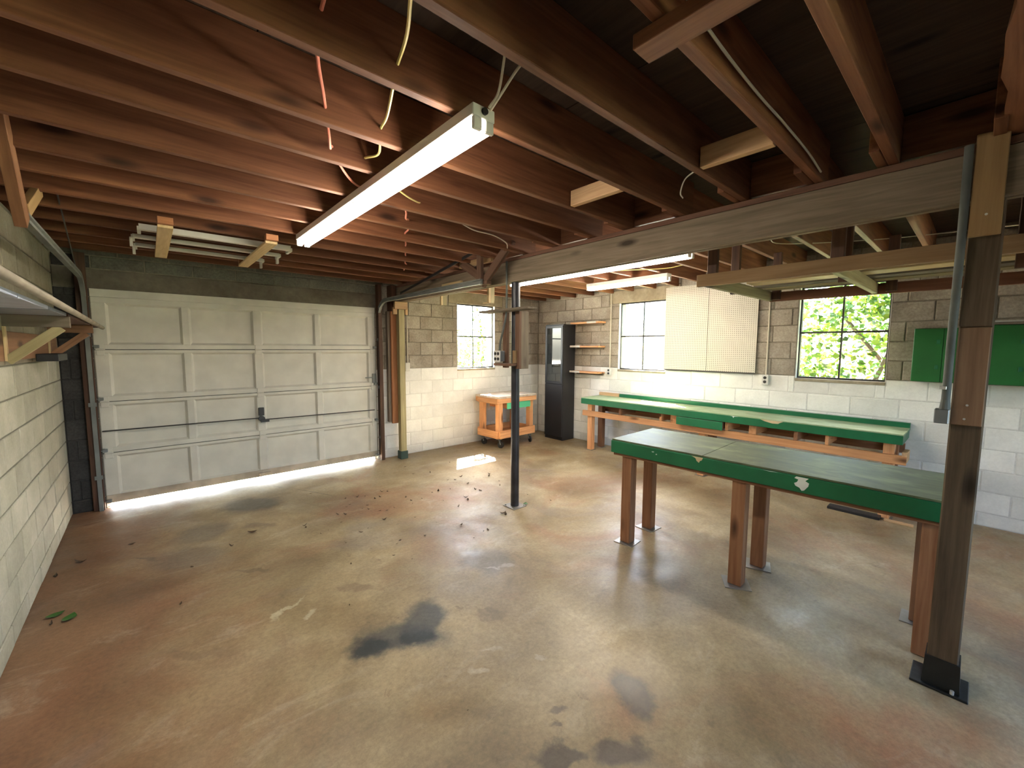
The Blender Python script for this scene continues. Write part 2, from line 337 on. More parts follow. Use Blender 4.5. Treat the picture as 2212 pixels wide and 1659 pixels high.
    # saw joint running from the pole towards the garage door wall
    for (px, py, ang, ln_, wd) in ((1.36, 5.06, -.46, .34, .006),):
        q = n.new('ShaderNodeMapping'); q.vector_type = 'TEXTURE'; q.inputs['Location'].default_value = (px, py, 0); q.inputs['Rotation'].default_value = (0, 0, ang - .65); q.inputs['Scale'].default_value = (ln_, wd, 1)
        l.new(tc.outputs['Object'], q.inputs[0]); ab = n.new('ShaderNodeVectorMath'); ab.operation = 'LENGTH'; l.new(q.outputs[0], ab.inputs[0])
        r = n.new('ShaderNodeMapRange'); r.inputs[1].default_value = .8; r.inputs[2].default_value = 1.1; r.inputs[3].default_value = .7; r.inputs[4].default_value = 0; l.new(ab.outputs['Value'], r.inputs[0]); col = mix(r.outputs[0], col, (.08, .055, .04))
    # broad darker traffic areas
    dk_ = ramp(noise(.62, 7, .62, .5).outputs['Fac'], (.40, (.62, .60, .58)), (.58, (1, 1, 1)))
    mq = n.new('ShaderNodeMix'); mq.data_type = 'RGBA'; mq.blend_type = 'MULTIPLY'; mq.inputs[0].default_value = 1; l.new(col, mq.inputs[6]); l.new(dk_.outputs[0], mq.inputs[7]); col = mq.outputs[2]
    # fine grit
    g = noise(38, 5, .8); gr = n.new('ShaderNodeMapRange'); gr.inputs[1].default_value = .3; gr.inputs[2].default_value = .7; gr.inputs[3].default_value = .74; gr.inputs[4].default_value = 1.22; l.new(g.outputs['Fac'], gr.inputs[0])
    hv = n.new('ShaderNodeHueSaturation'); l.new(col, hv.inputs['Color']); l.new(gr.outputs[0], hv.inputs['Value'])
    l.new(hv.outputs[0], b.inputs['Base Color'])
    rn = noise(2.3, 8, .65, .5); rr = n.new('ShaderNodeMapRange'); rr.inputs[1].default_value = .3; rr.inputs[2].default_value = .7; rr.inputs[3].default_value = .30; rr.inputs[4].default_value = .62
    l.new(rn.outputs['Fac'], rr.inputs[0]); l.new(rr.outputs[0], b.inputs['Roughness']); b.inputs['Specular IOR Level'].default_value = .5
    bp = n.new('ShaderNodeBump'); bp.inputs['Strength'].default_value = .12; bp.inputs['Distance'].default_value = .01
    bn = noise(6, 9, .65); l.new(bn.outputs['Fac'], bp.inputs['Height']); l.new(bp.outputs[0], b.inputs['Normal'])
    return m
M_FLOOR = floor_mat()

# ------------------------------------------------------------------ geometry helpers
ORIG = {}
def add_box(bm, x0, x1, y0, y1, z0, z1, bev=0.0):
    if x0 > x1: x0, x1 = x1, x0
    if y0 > y1: y0, y1 = y1, y0
    if z0 > z1: z0, z1 = z1, z0
    v = [bm.verts.new(p) for p in ((x0, y0, z0), (x1, y0, z0), (x1, y1, z0), (x0, y1, z0), (x0, y0, z1), (x1, y0, z1), (x1, y1, z1), (x0, y1, z1))]
    f = [bm.faces.new([v[i] for i in q]) for q in ((3, 2, 1, 0), (4, 5, 6, 7), (0, 1, 5, 4), (1, 2, 6, 5), (2, 3, 7, 6), (3, 0, 4, 7))]
    if bev:
        es = list({e for ff in f for e in ff.edges})
        bmesh.ops.bevel(bm, geom=es, offset=bev, segments=1, affect='EDGES')
    return bm
def box(x0, x1, y0, y1, z0, z1, bev=0.0):
    return add_box(bmesh.new(), x0, x1, y0, y1, z0, z1, bev)
def add_cyl(bm, p, q, r, seg=16, r2=None):
    p, q = Vector(p), Vector(q); d = q - p
    m = Matrix.Translation((p + q) / 2) @ d.to_track_quat('Z', 'Y').to_matrix().to_4x4()
    bmesh.ops.create_cone(bm, cap_ends=True, segments=seg, radius1=r, radius2=r if r2 is None else r2, depth=d.length, matrix=m)
    return bm
def cyl(p, q, r, seg=16, r2=None): return add_cyl(bmesh.new(), p, q, r, seg, r2)
def tube(pts, r, seg=8, sub=6):
    """smooth round cable / pipe through the points (Catmull-Rom)"""
    P = [Vector(p) for p in pts]
    if sub > 1 and len(P) > 2:
        Q = [P[0] * 2 - P[1]] + P + [P[-1] * 2 - P[-2]]; out = []
        for i in range(1, len(Q) - 2):
            for k in range(sub):
                t = k / sub; a, b, c, d = Q[i - 1:i + 3]
                out.append(.5 * ((2 * b) + (c - a) * t + (2 * a - 5 * b + 4 * c - d) * t * t + (3 * b - a - 3 * c + d) * t ** 3))
        out.append(P[-1]); P = out
    bm = bmesh.new(); rings = []; ref = Vector((0, 0, 1))
    for i, p in enumerate(P):
        t = (P[min(i + 1, len(P) - 1)] - P[max(i - 1, 0)]).normalized()
        if abs(t.dot(ref)) > .95: ref = Vector((1, 0, 0)) if abs(t.x) < .9 else Vector((0, 1, 0))
        u = t.cross(ref).normalized(); v = u.cross(t); ref = v
        rings.append([bm.verts.new(p + (u * math.cos(a) + v * math.sin(a)) * r) for a in [2 * math.pi * k / seg for k in range(seg)]])
    for a, b in zip(rings, rings[1:]):
        for k in range(seg): bm.faces.new((a[k], a[(k + 1) % seg], b[(k + 1) % seg], b[k]))
    bm.faces.new(rings[0][::-1]); bm.faces.new(rings[-1])
    return bm
def finish(bm, name, smooth=False):
    bmesh.ops.recalc_face_normals(bm, faces=bm.faces)
    me = bpy.data.meshes.new(name); bm.to_mesh(me); bm.free()
    if smooth:
        me.polygons.foreach_set('use_smooth', [True] * len(me.polygons))
        try: me.set_sharp_from_angle(angle=.7)
        except Exception: pass
    return me
def tone_mat(mat, bm):
    if isinstance(mat, str):
        lo = [min(v.co[i] for v in bm.verts) for i in range(3)]; hi = [max(v.co[i] for v in bm.verts) for i in range(3)]
        d = [hi[i] - lo[i] for i in range(3)]
        return wood(mat, 'XYZ'[d.index(max(d))])
    return mat
def obj(name, bm, mat, parent=None, smooth=False, label=None, cat=None, group=None, kind=None, local=False):
    """ONE mesh object; coordinates are world ones unless local"""
    mat = tone_mat(mat, bm)
    if parent is None:
        lo = [min(v.co[i] for v in bm.verts) for i in range(3)]; hi = [max(v.co[i] for v in bm.verts) for i in range(3)]
        org = Vector(((lo[0] + hi[0]) / 2, (lo[1] + hi[1]) / 2, lo[2]))
        if kind == 'structure': org = Vector((0, 0, 0))
        bmesh.ops.translate(bm, verts=bm.verts, vec=-org)
    else:
        org = ORIG.get(parent.name, Vector((0, 0, 0)))
        if not local: bmesh.ops.translate(bm, verts=bm.verts, vec=-org)
    me = finish(bm, name, smooth); me.materials.append(mat)
    o = bpy.data.objects.new(name, me); COL.objects.link(o)
    if parent is None: o.location = org
    else: o.parent = parent
    ORIG[o.name] = org
    tag(o, label, cat, group, kind)
    return o
def tag(o, label=None, cat=None, group=None, kind=None):
    if label: o['label'] = label
    if cat: o['category'] = cat
    if group: o['group'] = group
    if kind: o['kind'] = kind
    return o
def thing(name, label, cat, loc, rotz=0, group=None, kind=None):
    o = bpy.data.objects.new(name, None); COL.objects.link(o); o.location = loc; o.rotation_euler = (0, 0, rotz)
    o.empty_display_size = .1
    ORIG[o.name] = Vector(loc)
    return tag(o, label, cat, group, kind)
def board(name, p, q, wd, th, tone, parent=None, side=(0, 0, 1), **kw):
    """a straight board from p to q; wd measured across towards 'side', th the thickness; mesh along local X"""
    p, q = Vector(p), Vector(q); d = q - p; x = d.normalized(); s = Vector(side); s = (s - x * s.dot(x)).normalized(); t = x.cross(s)
    L = d.length; bm = box(-L / 2, L / 2, -th / 2, th / 2, -wd / 2, wd / 2, .002)
    mat = wood(tone, 'X') if isinstance(tone, str) else tone
    me = finish(bm, name); me.materials.append(mat)
    o = bpy.data.objects.new(name, me); COL.objects.link(o)
    org = ORIG.get(parent.name, Vector()) if parent else Vector()
    m = Matrix.Identity(4)
    for i, a in enumerate((x, -t, s)):
        for k in range(3): m[k][i] = a[k]
    c = (p + q) / 2 - org
    for k in range(3): m[k][3] = c[k]
    if parent: o.parent = parent
    o.matrix_local = m
    ORIG[o.name] = org
    tag(o, kw.get('label'), kw.get('cat'), kw.get('group'), kw.get('kind'))
    return o

# ------------------------------------------------------------------ the room shell
XA, XC, YB, YR = -0.653, 5.93, 5.93, -3.2
WT, ZT = 0.2, 2.84
obj('floor', box(XA - .3, XC + .3, YR - .2, YB + .06, -.12, 0), M_FLOOR, kind='structure')

OP_C = [(3.19, 4.04, 1.335, 2.43), (.665, 1.495, 1.335, 2.43), (-2.3, -1.35, 1.335, 2.43)]     # windows of the right wall: y0 y1 z0 z1
OP_B = [(3.975, 4.80, 1.325, 2.435)]                                             # window of the garage-door wall: x0 x1 z0 z1
DOOR = (-.405, 2.535, 0, 2.262)
def slab(axis, a, b, u0, u1, z0, z1, openings):
    """wall core between planes a and b with rectangular openings"""
    bm = bmesh.new()
    us = sorted({u0, u1, *[o[0] for o in openings], *[o[1] for o in openings]}); us = [u for u in us if u0 <= u <= u1]
    for ua, ub in zip(us, us[1:]):
        cuts = sorted([(o[2], o[3]) for o in openings if o[0] <= ua + 1e-6 and o[1] >= ub - 1e-6])
        z = z0
        for c in cuts + [(z1, z1)]:
            if c[0] > z + 1e-4:
                if axis == 'y': add_box(bm, a, b, ua, ub, z, c[0])
                else: add_box(bm, ua, ub, a, b, z, c[0])
            z = max(z, c[1])
    return bm
HB = .205; ZB0 = 1.36 - 7 * HB
_bm = {}
def block_mesh(wd, ht, d, mat):
    k = (round(wd, 3), round(ht, 3), mat.name)
    if k in _bm: return _bm[k]
    bm = bmesh.new(); c = .005; h = wd / 2; g = ht / 2
    A = [bm.verts.new((x, 0, z)) for x, z in ((-h, -g), (h, -g), (h, g), (-h, g))]
    B = [bm.verts.new((x, d - .004, z)) for x, z in ((-h, -g), (h, -g), (h, g), (-h, g))]
    C = [bm.verts.new((x, d, z)) for x, z in ((-h + c, -g + c), (h - c, -g + c), (h - c, g - c), (-h + c, g - c))]
    for P, Q in ((A, B), (B, C)):
        for i in range(4): bm.faces.new((P[i], P[(i + 1) % 4], Q[(i + 1) % 4], Q[i]))
    bm.faces.new(C); bm.faces.new(A[::-1])
    me = finish(bm, 'block'); me.materials.append(mat); _bm[k] = me
    return me
def blocks(parent, place, u0, u1, zlo, zhi, openings, matf, phase=0.0, L=.4064, J=.011, d=.012):
    """lay blocks; place(u, z) -> matrix whose +Y points out of the wall"""
    k0 = int(math.floor((zlo - ZB0) / HB)); n = 0
    k = k0
    while ZB0 + k * HB < zhi - .02:
        za, zb = max(zlo, ZB0 + k * HB), min(zhi, ZB0 + (k + 1) * HB)
        u = u0 - L + ((k % 2) * L / 2 + phase) % L
        while u < u1:
            a, b = max(u, u0), min(u + L, u1)
            rects = [(a, b, za, zb)] if b - a > .03 else []
            for (o0, o1, oz0, oz1) in openings:
                nr = []
                for (ra, rb, rc, rd) in rects:
                    if rb <= o0 or ra >= o1 or rd <= oz0 or rc >= oz1: nr.append((ra, rb, rc, rd)); continue
                    if ra < o0: nr.append((ra, o0, rc, rd))
                    if rb > o1: nr.append((o1, rb, rc, rd))
                    m0, m1 = max(ra, o0), min(rb, o1)
                    if rc < oz0: nr.append((m0, m1, rc, oz0))
                    if rd > oz1: nr.append((m0, m1, oz1, rd))
                rects = nr
            for (ra, rb, rc, rd) in rects:
                if rb - ra < .03 or rd - rc < .025: continue
                mat = matf((ra + rb) / 2, (rc + rd) / 2)
                o = bpy.data.objects.new('block', block_mesh(rb - ra - J, rd - rc - J, d, mat)); COL.objects.link(o)
                o.parent = parent; o.matrix_local = place((ra + rb) / 2, (rc + rd) / 2, rnd.uniform(-.0015, .0015)); n += 1
            u += L
        k += 1
    return n
DEP = .009
D0_ = -.42
# right wall (three windows)
wr = obj('wall_right', slab('y', XC + DEP, XC + WT, YR - .2, YB + WT, -.1, ZT, OP_C), M_MORTAR, kind='structure')
wp = obj('painted_mortar', slab('y', XC + .0045, XC + DEP + .01, YR, YB, 0, 1.358, OP_C), M_MORTARW, wr)
def plC(u, z, j):
    return Matrix(((0, -1, 0, XC + .012 + j), (-1, 0, 0, u), (0, 0, 1, z), (0, 0, 0, 1)))
LIN_C = [(o[0] - .2, o[1] + .2, 2.43, 2.64) for o in OP_C]
blocks(wr, plC, -1.0, YB, 0, ZT - .02, OP_C + LIN_C, lambda u, z: M_WHITE if z < 1.36 else M_RAW, .12)
for (a, b, c, d_) in LIN_C:
    obj('lintel', box(XC + .0015, XC + .19, a + .006, b - .006, c, d_ - .006, .004), M_LINTEL, wr)
# garage-door wall
wf = obj('wall_back', slab('x', YB + DEP, YB + WT, XA - .2, XC + WT, -.1, ZT, OP_B + [(DOOR[0], DOOR[1], -.2, DOOR[3])]), M_MORTAR, kind='structure')
obj('painted_mortar', slab('x', YB + .0045, YB + DEP + .01, 2.62, XC, 0, 1.358, OP_B), M_MORTARW, wf)
def plB(u, z, j):
    return Matrix(((-1, 0, 0, u), (0, -1, 0, YB + .012 + j), (0, 0, 1, z), (0, 0, 0, 1)))
LIN_B = [(3.80, 4.98, 2.435, 2.64), (-.652, 2.60, 2.265, 2.462)]
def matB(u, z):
    if u < -.4: return M_SHADEDARK
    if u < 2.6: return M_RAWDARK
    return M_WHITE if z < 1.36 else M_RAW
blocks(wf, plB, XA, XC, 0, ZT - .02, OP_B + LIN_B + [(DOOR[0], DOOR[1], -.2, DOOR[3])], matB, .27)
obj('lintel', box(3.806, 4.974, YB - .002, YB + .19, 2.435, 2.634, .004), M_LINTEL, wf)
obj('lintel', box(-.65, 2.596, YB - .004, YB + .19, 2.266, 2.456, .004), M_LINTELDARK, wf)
obj('shade_dark_mortar', slab('x', YB + .006, YB + DEP + .01, XA, D0_, 0, 2.26, []), M_SHADEDARK, wf)  # mortar darkened like the blocks, shade put into its colour
# left wall
wa = obj('wall_left', box(XA - WT, XA - DEP, YR - .2, YB + WT, -.1, 2.615), M_MORTARC, kind='structure')
def plA(u, z, j):
    return Matrix(((0, 1, 0, XA - .012 + j), (-1, 0, 0, u), (0, 0, 1, z), (0, 0, 0, 1)))
plA_ = lambda u, z, j: Matrix(((0, 1, 0, XA - .012 + j), (1, 0, 0, u), (0, 0, -1, z), (0, 0, 0, 1)))
blocks(wa, plA_, .6, YB, 0, 2.61, [], lambda u, z: M_CREAM if z < 1.56 else M_CREAMRAW, .05)
obj('rim_board', box(XA - .16, XA - .12, YR, YB, 2.615, ZT, .002), 'jamb', wa)
# rear wall, behind the camera
OP_R = [(1.6, 3.4, .9, 2.3)]
obj('wall_rear', slab('x', YR - WT, YR, XA - .2, XC + WT, -.1, ZT, OP_R), M_WHITE, kind='structure')

# ceiling: plywood sheets on joists
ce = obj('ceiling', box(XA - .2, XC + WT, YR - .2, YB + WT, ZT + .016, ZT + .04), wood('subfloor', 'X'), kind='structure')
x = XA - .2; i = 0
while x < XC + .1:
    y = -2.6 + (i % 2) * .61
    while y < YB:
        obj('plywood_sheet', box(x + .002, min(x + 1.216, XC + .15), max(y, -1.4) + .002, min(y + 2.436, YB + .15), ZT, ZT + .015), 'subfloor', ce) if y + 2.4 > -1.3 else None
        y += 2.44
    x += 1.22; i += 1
JY = [-.83, -.42, -.03, .355, .66, 1.04, 1.43, 1.855, 2.20, 2.61, 3.00, 3.36, 3.75, 4.135, 4.54, 4.95, 5.33, 5.70]
JB = 2.602
for k, y in enumerate(JY):
    t = .02
    if y == -.03:      # waney edge joist above the post
        bm = bmesh.new(); n = 26; xs = [XA - .1 + (2.95 - XA + .1) * i_ / n for i_ in range(n + 1)]
        prev = None
        for i_, xx in enumerate(xs):
            wv = .010 * math.sin(xx * 5.1) + .008 * math.sin(xx * 13) ; e = .03 + max(0, wv) + (.018 if 1.9 < xx < 2.35 else 0)
            r = [bm.verts.new(p) for p in ((xx, y - .024, JB), (xx, y + e - wv * .3, JB + .012), (xx, y + .022, ZT), (xx, y - .024, ZT))]
            if prev:
                for q in range(4): bm.faces.new((prev[q], prev[(q + 1) % 4], r[(q + 1) % 4], r[q]))
            else: bm.faces.new(r)
            prev = r
        bm.faces.new(prev[::-1])
        obj('joist', bm, wood('joist', 'X'), ce)
    else:
        obj('joist', box(XA - .12, 2.93, y - t, y + t, JB + rnd.uniform(-.001, .003), ZT, .003), 'joist', ce)
    y2 = y + .043
    obj('joist', box(2.62 + rnd.uniform(-.05, .04), XC + .1, y2 - t, y2 + t, JB + .003, ZT, .003), 'joist', ce)
for yy in (-1.3, -1.75, -2.2, -2.65, -3.1):
    obj('joist', box(XA - .12, XC + .1, yy - .02, yy + .02, JB, ZT), 'joist', ce)
# blocking between the joists, and a cleat nailed below two of them
obj('blocking', box(2.11, 2.15, 1.455, 1.83, 2.605, 2.70, .002), 'pine', ce)
obj('blocking', box(2.16, 2.20, .685, 1.015, 2.605, 2.705, .002), 'pine', ce)
obj('cleat', box(1.11, 1.20, .30, .735, 2.555, 2.597, .002), 'joist', ce)
for k in range(len(JY) - 1):
    if JY[k] < -.5 or k % 2: continue
    obj('blocking', box(2.86, 2.90, JY[k] + .065, JY[k + 1] - .022, 2.62, ZT - .01, .002), 'joist', ce)

# beam
bt = thing('beam', 'long grey-brown wooden beam carrying the joists, between the steel pole and the wooden post', 'beam', (2.87, 1.4, 2.355), kind='thing')
obj('plank', box(2.82, 2.862, YR + .02, YB + .0, 2.355, 2.563, .004), 'beam', bt)
obj('plank', box(2.866, 2.908, YR + .02, YB + .0, 2.352, 2.563, .004), 'beam', bt)
obj('top_plate', box(2.8195, 2.9085, YR + .02, YB - .0, 2.565, 2.599, .003), 'beamplate', bt)

# ------------------------------------------------------------------ windows
def window(name, axis, plane, u0, u1, z0, z1, sgn, hid=None):
    """steel window with four panes, set into the wall; 'plane' is the inner wall face"""
    d = plane + .055
    def bx(ua, ub, za, zb, t0=0.0, t1=.03):
        return box(d + t0, d + t1, ua, ub, za, zb) if axis == 'y' else box(ua, ub, d + t0, d + t1, za, zb)
    bm = bmesh.new()
    def ab(ua, ub, za, zb, t0=0, t1=.035):
        if axis == 'y': add_box(bm, d + t0, d + t1, ua, ub, za, zb)
        else: add_box(bm, ua, ub, d + t0, d + t1, za, zb)
    s = .02
    ab(u0, u0 + s, z0, z1); ab(u1 - s, u1, z0, z1); ab(u0 + s, u1 - s, z0, z0 + s); ab(u0 + s, u1 - s, z1 - s, z1)
    wdw = obj(name, bm, M_DARKMETAL, kind='structure')
    um, zm = (u0 + u1) / 2, (z0 + z1) / 2
    if axis == 'x': um = u0 + .37
    obj('mullion', bx(um - .008, um + .008, z0 + s, z1 - s, .004, .028), M_DARKMETAL, wdw)
    obj('transom', bx(u0 + s, u1 - s, zm - .011, zm + .011, .002, .032), M_DARKMETAL, wdw)
    for (ua, ub) in ((u0 + s, um - .008), (um + .008, u1 - s)):
        for (za, zb) in ((z0 + s, zm - .011), (zm + .011, z1 - s)):
            obj('pane', bx(ua, ub, za, zb, .014, .018), M_GLASS, wdw)
    sl = box(plane - .012, plane + .19, u0, u1, z0 - .035, z0 - .001, .004) if axis == 'y' else box(u0, u1, plane - .012, plane + .19, z0 - .035, z0 - .001, .004)
    obj('sill', sl, M_LINTEL, wdw)
    # painted reveals
    for (ua, ub) in ((u0 - .001, u0 + .006), (u1 - .006, u1 + .001)):
        rv = box(plane + .002, plane + .054, ua, ub, z0, z1) if axis == 'y' else box(ua, ub, plane + .002, plane + .054, z0, z1)
        obj('reveal', rv, M_WHITEPAINT, wdw)
    return wdw
window('window_1', 'x', YB, *OP_B[0], 1)
window('window_2', 'y', XC, *OP_C[0], 1)
window('window_3', 'y', XC, *OP_C[1], 1)
window('window_4', 'y', XC, *OP_C[2], 1)
wr5 = obj('window_5', box(1.6, 3.4, YR - .08, YR - .04, .9, .94), M_DARKMETAL, kind='structure')
obj('mullion', box(2.48, 2.52, YR - .08, YR - .04, .94, 2.3), M_DARKMETAL, wr5)
obj('pane', box(1.6, 2.48, YR - .062, YR - .058, .94, 2.3), M_GLASS, wr5)
obj('pane', box(2.52, 3.4, YR - .062, YR - .058, .94, 2.3), M_GLASS, wr5)
portal((XC + .22, 3.615, 1.88), .85, 1.1, (-1, 0, 0)); portal((XC + .22, 1.08, 1.88), .83, 1.1, (-1, 0, 0)); portal((XC + .22, -1.825, 1.88), .85, 1.1, (-1, 0, 0))
portal((4.39, YB + .22, 1.88), .83, 1.1, (0, -1, 0)); portal((2.5, YR - .22, 1.6), 1.8, 1.4, (0, 1, 0)); portal((1.06, YB + .1, .03), 2.9, .07, (0, -1, 0))

# ------------------------------------------------------------------ garage door
D0, D1, Z0, SH = -.405, 2.53, .043, .5365
gd = thing('door_1', 'white panelled sectional garage door', None, (1.06, YB, 0), kind='structure')
ST = [(D0, D0 + .105), (.305, .37), (.99, 1.075), (1.70, 1.765), (D1 - .105, D1)]
for k in range(4):
    z0, z1 = Z0 + k * SH + .003, Z0 + (k + 1) * SH - .003
    rb = .085 if k == 0 else .052; rtp = .06 if k == 3 else .032
    bm = bmesh.new()
    add_box(bm, D0, D1, YB + .008, YB + .045, z1 - rtp, z1, .003)
    add_box(bm, D0, D1, YB + .008, YB + .045, z0, z0 + rb, .003) if k else None
    for a, b_ in ST: add_box(bm, a, b_, YB + .010, YB + .045, z0 + (rb if k else .085), z1 - rtp, .003)
    sec = obj('door_section', bm, M_DOORWHITE, gd)
    if k < 3: obj('joint_strip', box(D0 + .001, D1 - .001, YB + .022, YB + .044, z1 - .001, z1 + .0065), M_RUBBER, sec)
    if k == 0: obj('bottom_rail', box(D0, D1, YB + .007, YB + .045, z0, z0 + .085, .003), M_DOORGRIME, sec)
    for (a, b_), (c, d_) in zip(ST, ST[1:]):
        bm = bmesh.new(); x0, x1, za, zb = b_, c, z0 + rb, z1 - rtp; yf = YB + .036
        o1 = [bm.verts.new(p) for p in ((x0, YB + .0125, za), (x1, YB + .0125, za), (x1, YB + .0125, zb), (x0, YB + .0125, zb))]
        e = .02
        o2 = [bm.verts.new(p) for p in ((x0 + e, yf, za + e), (x1 - e, yf, za + e), (x1 - e, yf, zb - e), (x0 + e, yf, zb - e))]
        o3 = [bm.verts.new(p) for p in ((x0, YB + .043, za), (x1, YB + .043, za), (x1, YB + .043, zb), (x0, YB + .043, zb))]
        for i_ in range(4):
            bm.faces.new((o1[i_], o1[(i_ + 1) % 4], o2[(i_ + 1) % 4], o2[i_])); bm.faces.new((o1[i_], o1[(i_ + 1) % 4], o3[(i_ + 1) % 4], o3[i_]))
        bm.faces.new(o2); bm.faces.new(o3)
        obj('panel', bm, M_DOORWHITE, sec)
    if k:  # hinges on the joint below this section
        for hx in (D0 + .045, 1.032, D1 - .045):
            bm = bmesh.new(); add_box(bm, hx - .03, hx + .03, YB - .001, YB + .007, z0 - .06, z0 + .055, .002); add_cyl(bm, (hx - .035, YB - .004, z0 - .002), (hx + .035, YB - .004, z0 - .002), .008, 10)
            obj('hinge', bm, M_DOORWHITE, gd)
    for hx, s in ((D0 + .02, -1), (D1 - .02, 1)):  # rollers
        bm = cyl((hx, YB - .02, z0 + .03), (hx + s * .05, YB - .02, z0 + .03), .006, 8); add_cyl(bm, (hx + s * .04, YB - .02, z0 + .03), (hx + s * .052, YB - .02, z0 + .03), .02, 12)
        add_box(bm, hx - .02, hx + .02, YB - .03, YB + .006, z0 + .015, z0 + .045, .002)
        obj('roller', bm, M_GALV, gd)
obj('lock_bar', cyl((D0 + .01, YB - .012, .815), (1.02, YB - .012, .80), .007, 8), M_DARKMETAL, gd)
obj('lock_bar', cyl((1.04, YB - .012, .775), (D1 - .04, YB - .012, .76), .007, 8), M_DARKMETAL, gd)
bm = box(1.0, 1.06, YB - .02, YB + .006, .83, .93, .004); add_cyl(bm, (1.03, YB - .03, .79), (1.03, YB + .002, .79), .035, 16); add_box(bm, 1.015, 1.11, YB - .035, YB - .025, .745, .78, .003)
obj('lock', bm, M_DARKMETAL, gd)
bm = box(D1 - .06, D1 - .01, YB - .012, YB + .006, 1.16, 1.30, .002); add_box(bm, D1 - .16, D1 - .06, YB - .008, YB + .006, 1.235, 1.25, .001)
obj('latch_plate', bm, M_GALV, gd)
bm = box(.97, 1.10, YB - .02, YB + .004, .085, .10, .003); add_box(bm, .98, 1.0, YB - .03, YB, .06, .1, .002)
obj('lift_handle', bm, M_DOORGRIME, gd)
obj('trim_1', box(D0 + .0, D1 + .0, YB + .0, YB + .12, Z0 + 4 * SH - .002, 2.264, .0), M_DOORWHITE, kind='structure')
for k_, (a_, b_) in enumerate(((-.47, D0 + .03), (D1 - .03, 2.60))): obj('trim_%d' % (4 + k_), box(a_, b_, YB + .05, YB + .09, .0, 2.262, .002), M_DOORWHITE, kind='structure') if False else obj('door_stop', box(a_ if k_ else D0 + .002, b_ if not k_ else D1 - .002, YB + .048, YB + .07, .0, 2.17, .002), M_DOORWHITE, gd)
obj('trim_2', box(-.50, -.415, YB - .05, YB - .006, 0, 2.60, .003), 'jamb', kind='structure')
obj('trim_3', box(2.545, 2.60, YB - .10, YB - .006, 0, 2.598, .003), 'jamb', kind='structure')

def track(name, x, z, yend, label, s):
    t = thing(name, label, 'track', (x, yend, z), group='garage door tracks')
    yv, r = YB - .045, .28
    pts = [(yv, .0), (yv, z - r)] + [(yv - r + r * math.cos(a), z - r + r * math.sin(a)) for a in [math.pi / 2 * i_ / 8 for i_ in range(1, 9)]] + [(yend, z)]
    bm = bmesh.new(); prev = None
    for i_, (yy, zz) in enumerate(pts):
        a = pts[max(0, i_ - 1)]; b_ = pts[min(len(pts) - 1, i_ + 1)]; ty, tz = b_[0] - a[0], b_[1] - a[1]; L = math.hypot(ty, tz); ny, nz = -tz / L, ty / L
        h = .026
        prof = [(x, -h), (x + s * .034, -h), (x + s * .034, h), (x, h), (x, h - .012), (x + s * .012, h - .016), (x + s * .012, -h + .016), (x, -h + .012)]
        ring = [bm.verts.new((px, yy + ny * q, zz + nz * q)) for px, q in prof]
        if prev:
            for k in range(8): bm.faces.new((prev[k], prev[(k + 1) % 8], ring[(k + 1) % 8], ring[k]))
        else: bm.faces.new(ring)
        prev = ring
    bm.faces.new(prev[::-1])
    obj('rail', bm, M_GALV, t)
    for zz in (.35, 1.1, 1.8):
        obj('bracket', box(x - s * .01, x + s * .05, YB - .07, YB - .055, zz - .02, zz + .02, .001), M_GALV, t)
    return t
tl = track('garage_track', -.425, 2.355, 3.33, 'galvanised garage door track on the left wall side, ending at the hanging brown post', -1)
tr_ = track('garage_track', 2.545, 2.352, 3.38, 'galvanised garage door track curving up beside the pale timber post', 1)
# sloping angle-iron straps
def angle_iron(name, p, q, label):
    return board(name, p, q, .034, .006, M_DARKMETAL, None, (0, 0, 1), label=label, cat='strap', group='track hanger straps')
s1 = angle_iron('hanger_strap', (-.36, 3.55, 2.74), (-.445, 5.45, 2.40), 'black angle-iron strap sloping above the left garage door track')
s2 = angle_iron('hanger_strap', (2.63, 5.30, 2.42), (2.56, 3.50, 2.66), 'black angle-iron strap sloping above the right garage door track')
for s_, (px, py, pz) in ((s1, (-.4, 4.5, 2.56)), (s2, (2.61, 4.3, 2.55))):
    pass
# timber bracing at the right track end
tb = thing('timber_brace', 'three brown timbers bracing the right track end up to the joists', 'brace', (2.62, 3.43, 2.34))
board('diagonal', (2.63, 2.985, 2.70), (2.63, 3.45, 2.335), .085, .038, 'brace', tb, (0, 1, 1))
board('diagonal', (2.67, 3.88, 2.62), (2.67, 3.45, 2.385), .085, .038, 'brace', tb, (0, -1, 1))
board('upright', (2.59, 3.44, 2.38), (2.59, 3.44, 2.72), .07, .038, 'brace', tb, (0, 1, 0))
board('cross_piece', (2.70, 3.38, 2.60), (2.70, 3.95, 2.60), .06, .038, 'rack', tb, (0, 0, 1))
board('foot_block', (2.62, 3.33, 2.345), (2.62, 3.46, 2.345), .035, .06, 'brace', tb)
# left hanging post
tp = thing('hanging_post', 'short brown timber hanging from the joists beside the left block wall', 'post', (-.42, 3.2, 2.32))
board('upright', (-.44, 3.25, 2.31), (-.425, 2.80, 2.76), .09, .045, 'leg', tp, (0, 1, 0))
board('diagonal', (-.445, 3.38, 2.40), (-.445, 3.85, 2.63), .07, .035, 'postpale', tp, (0, 1, -1))

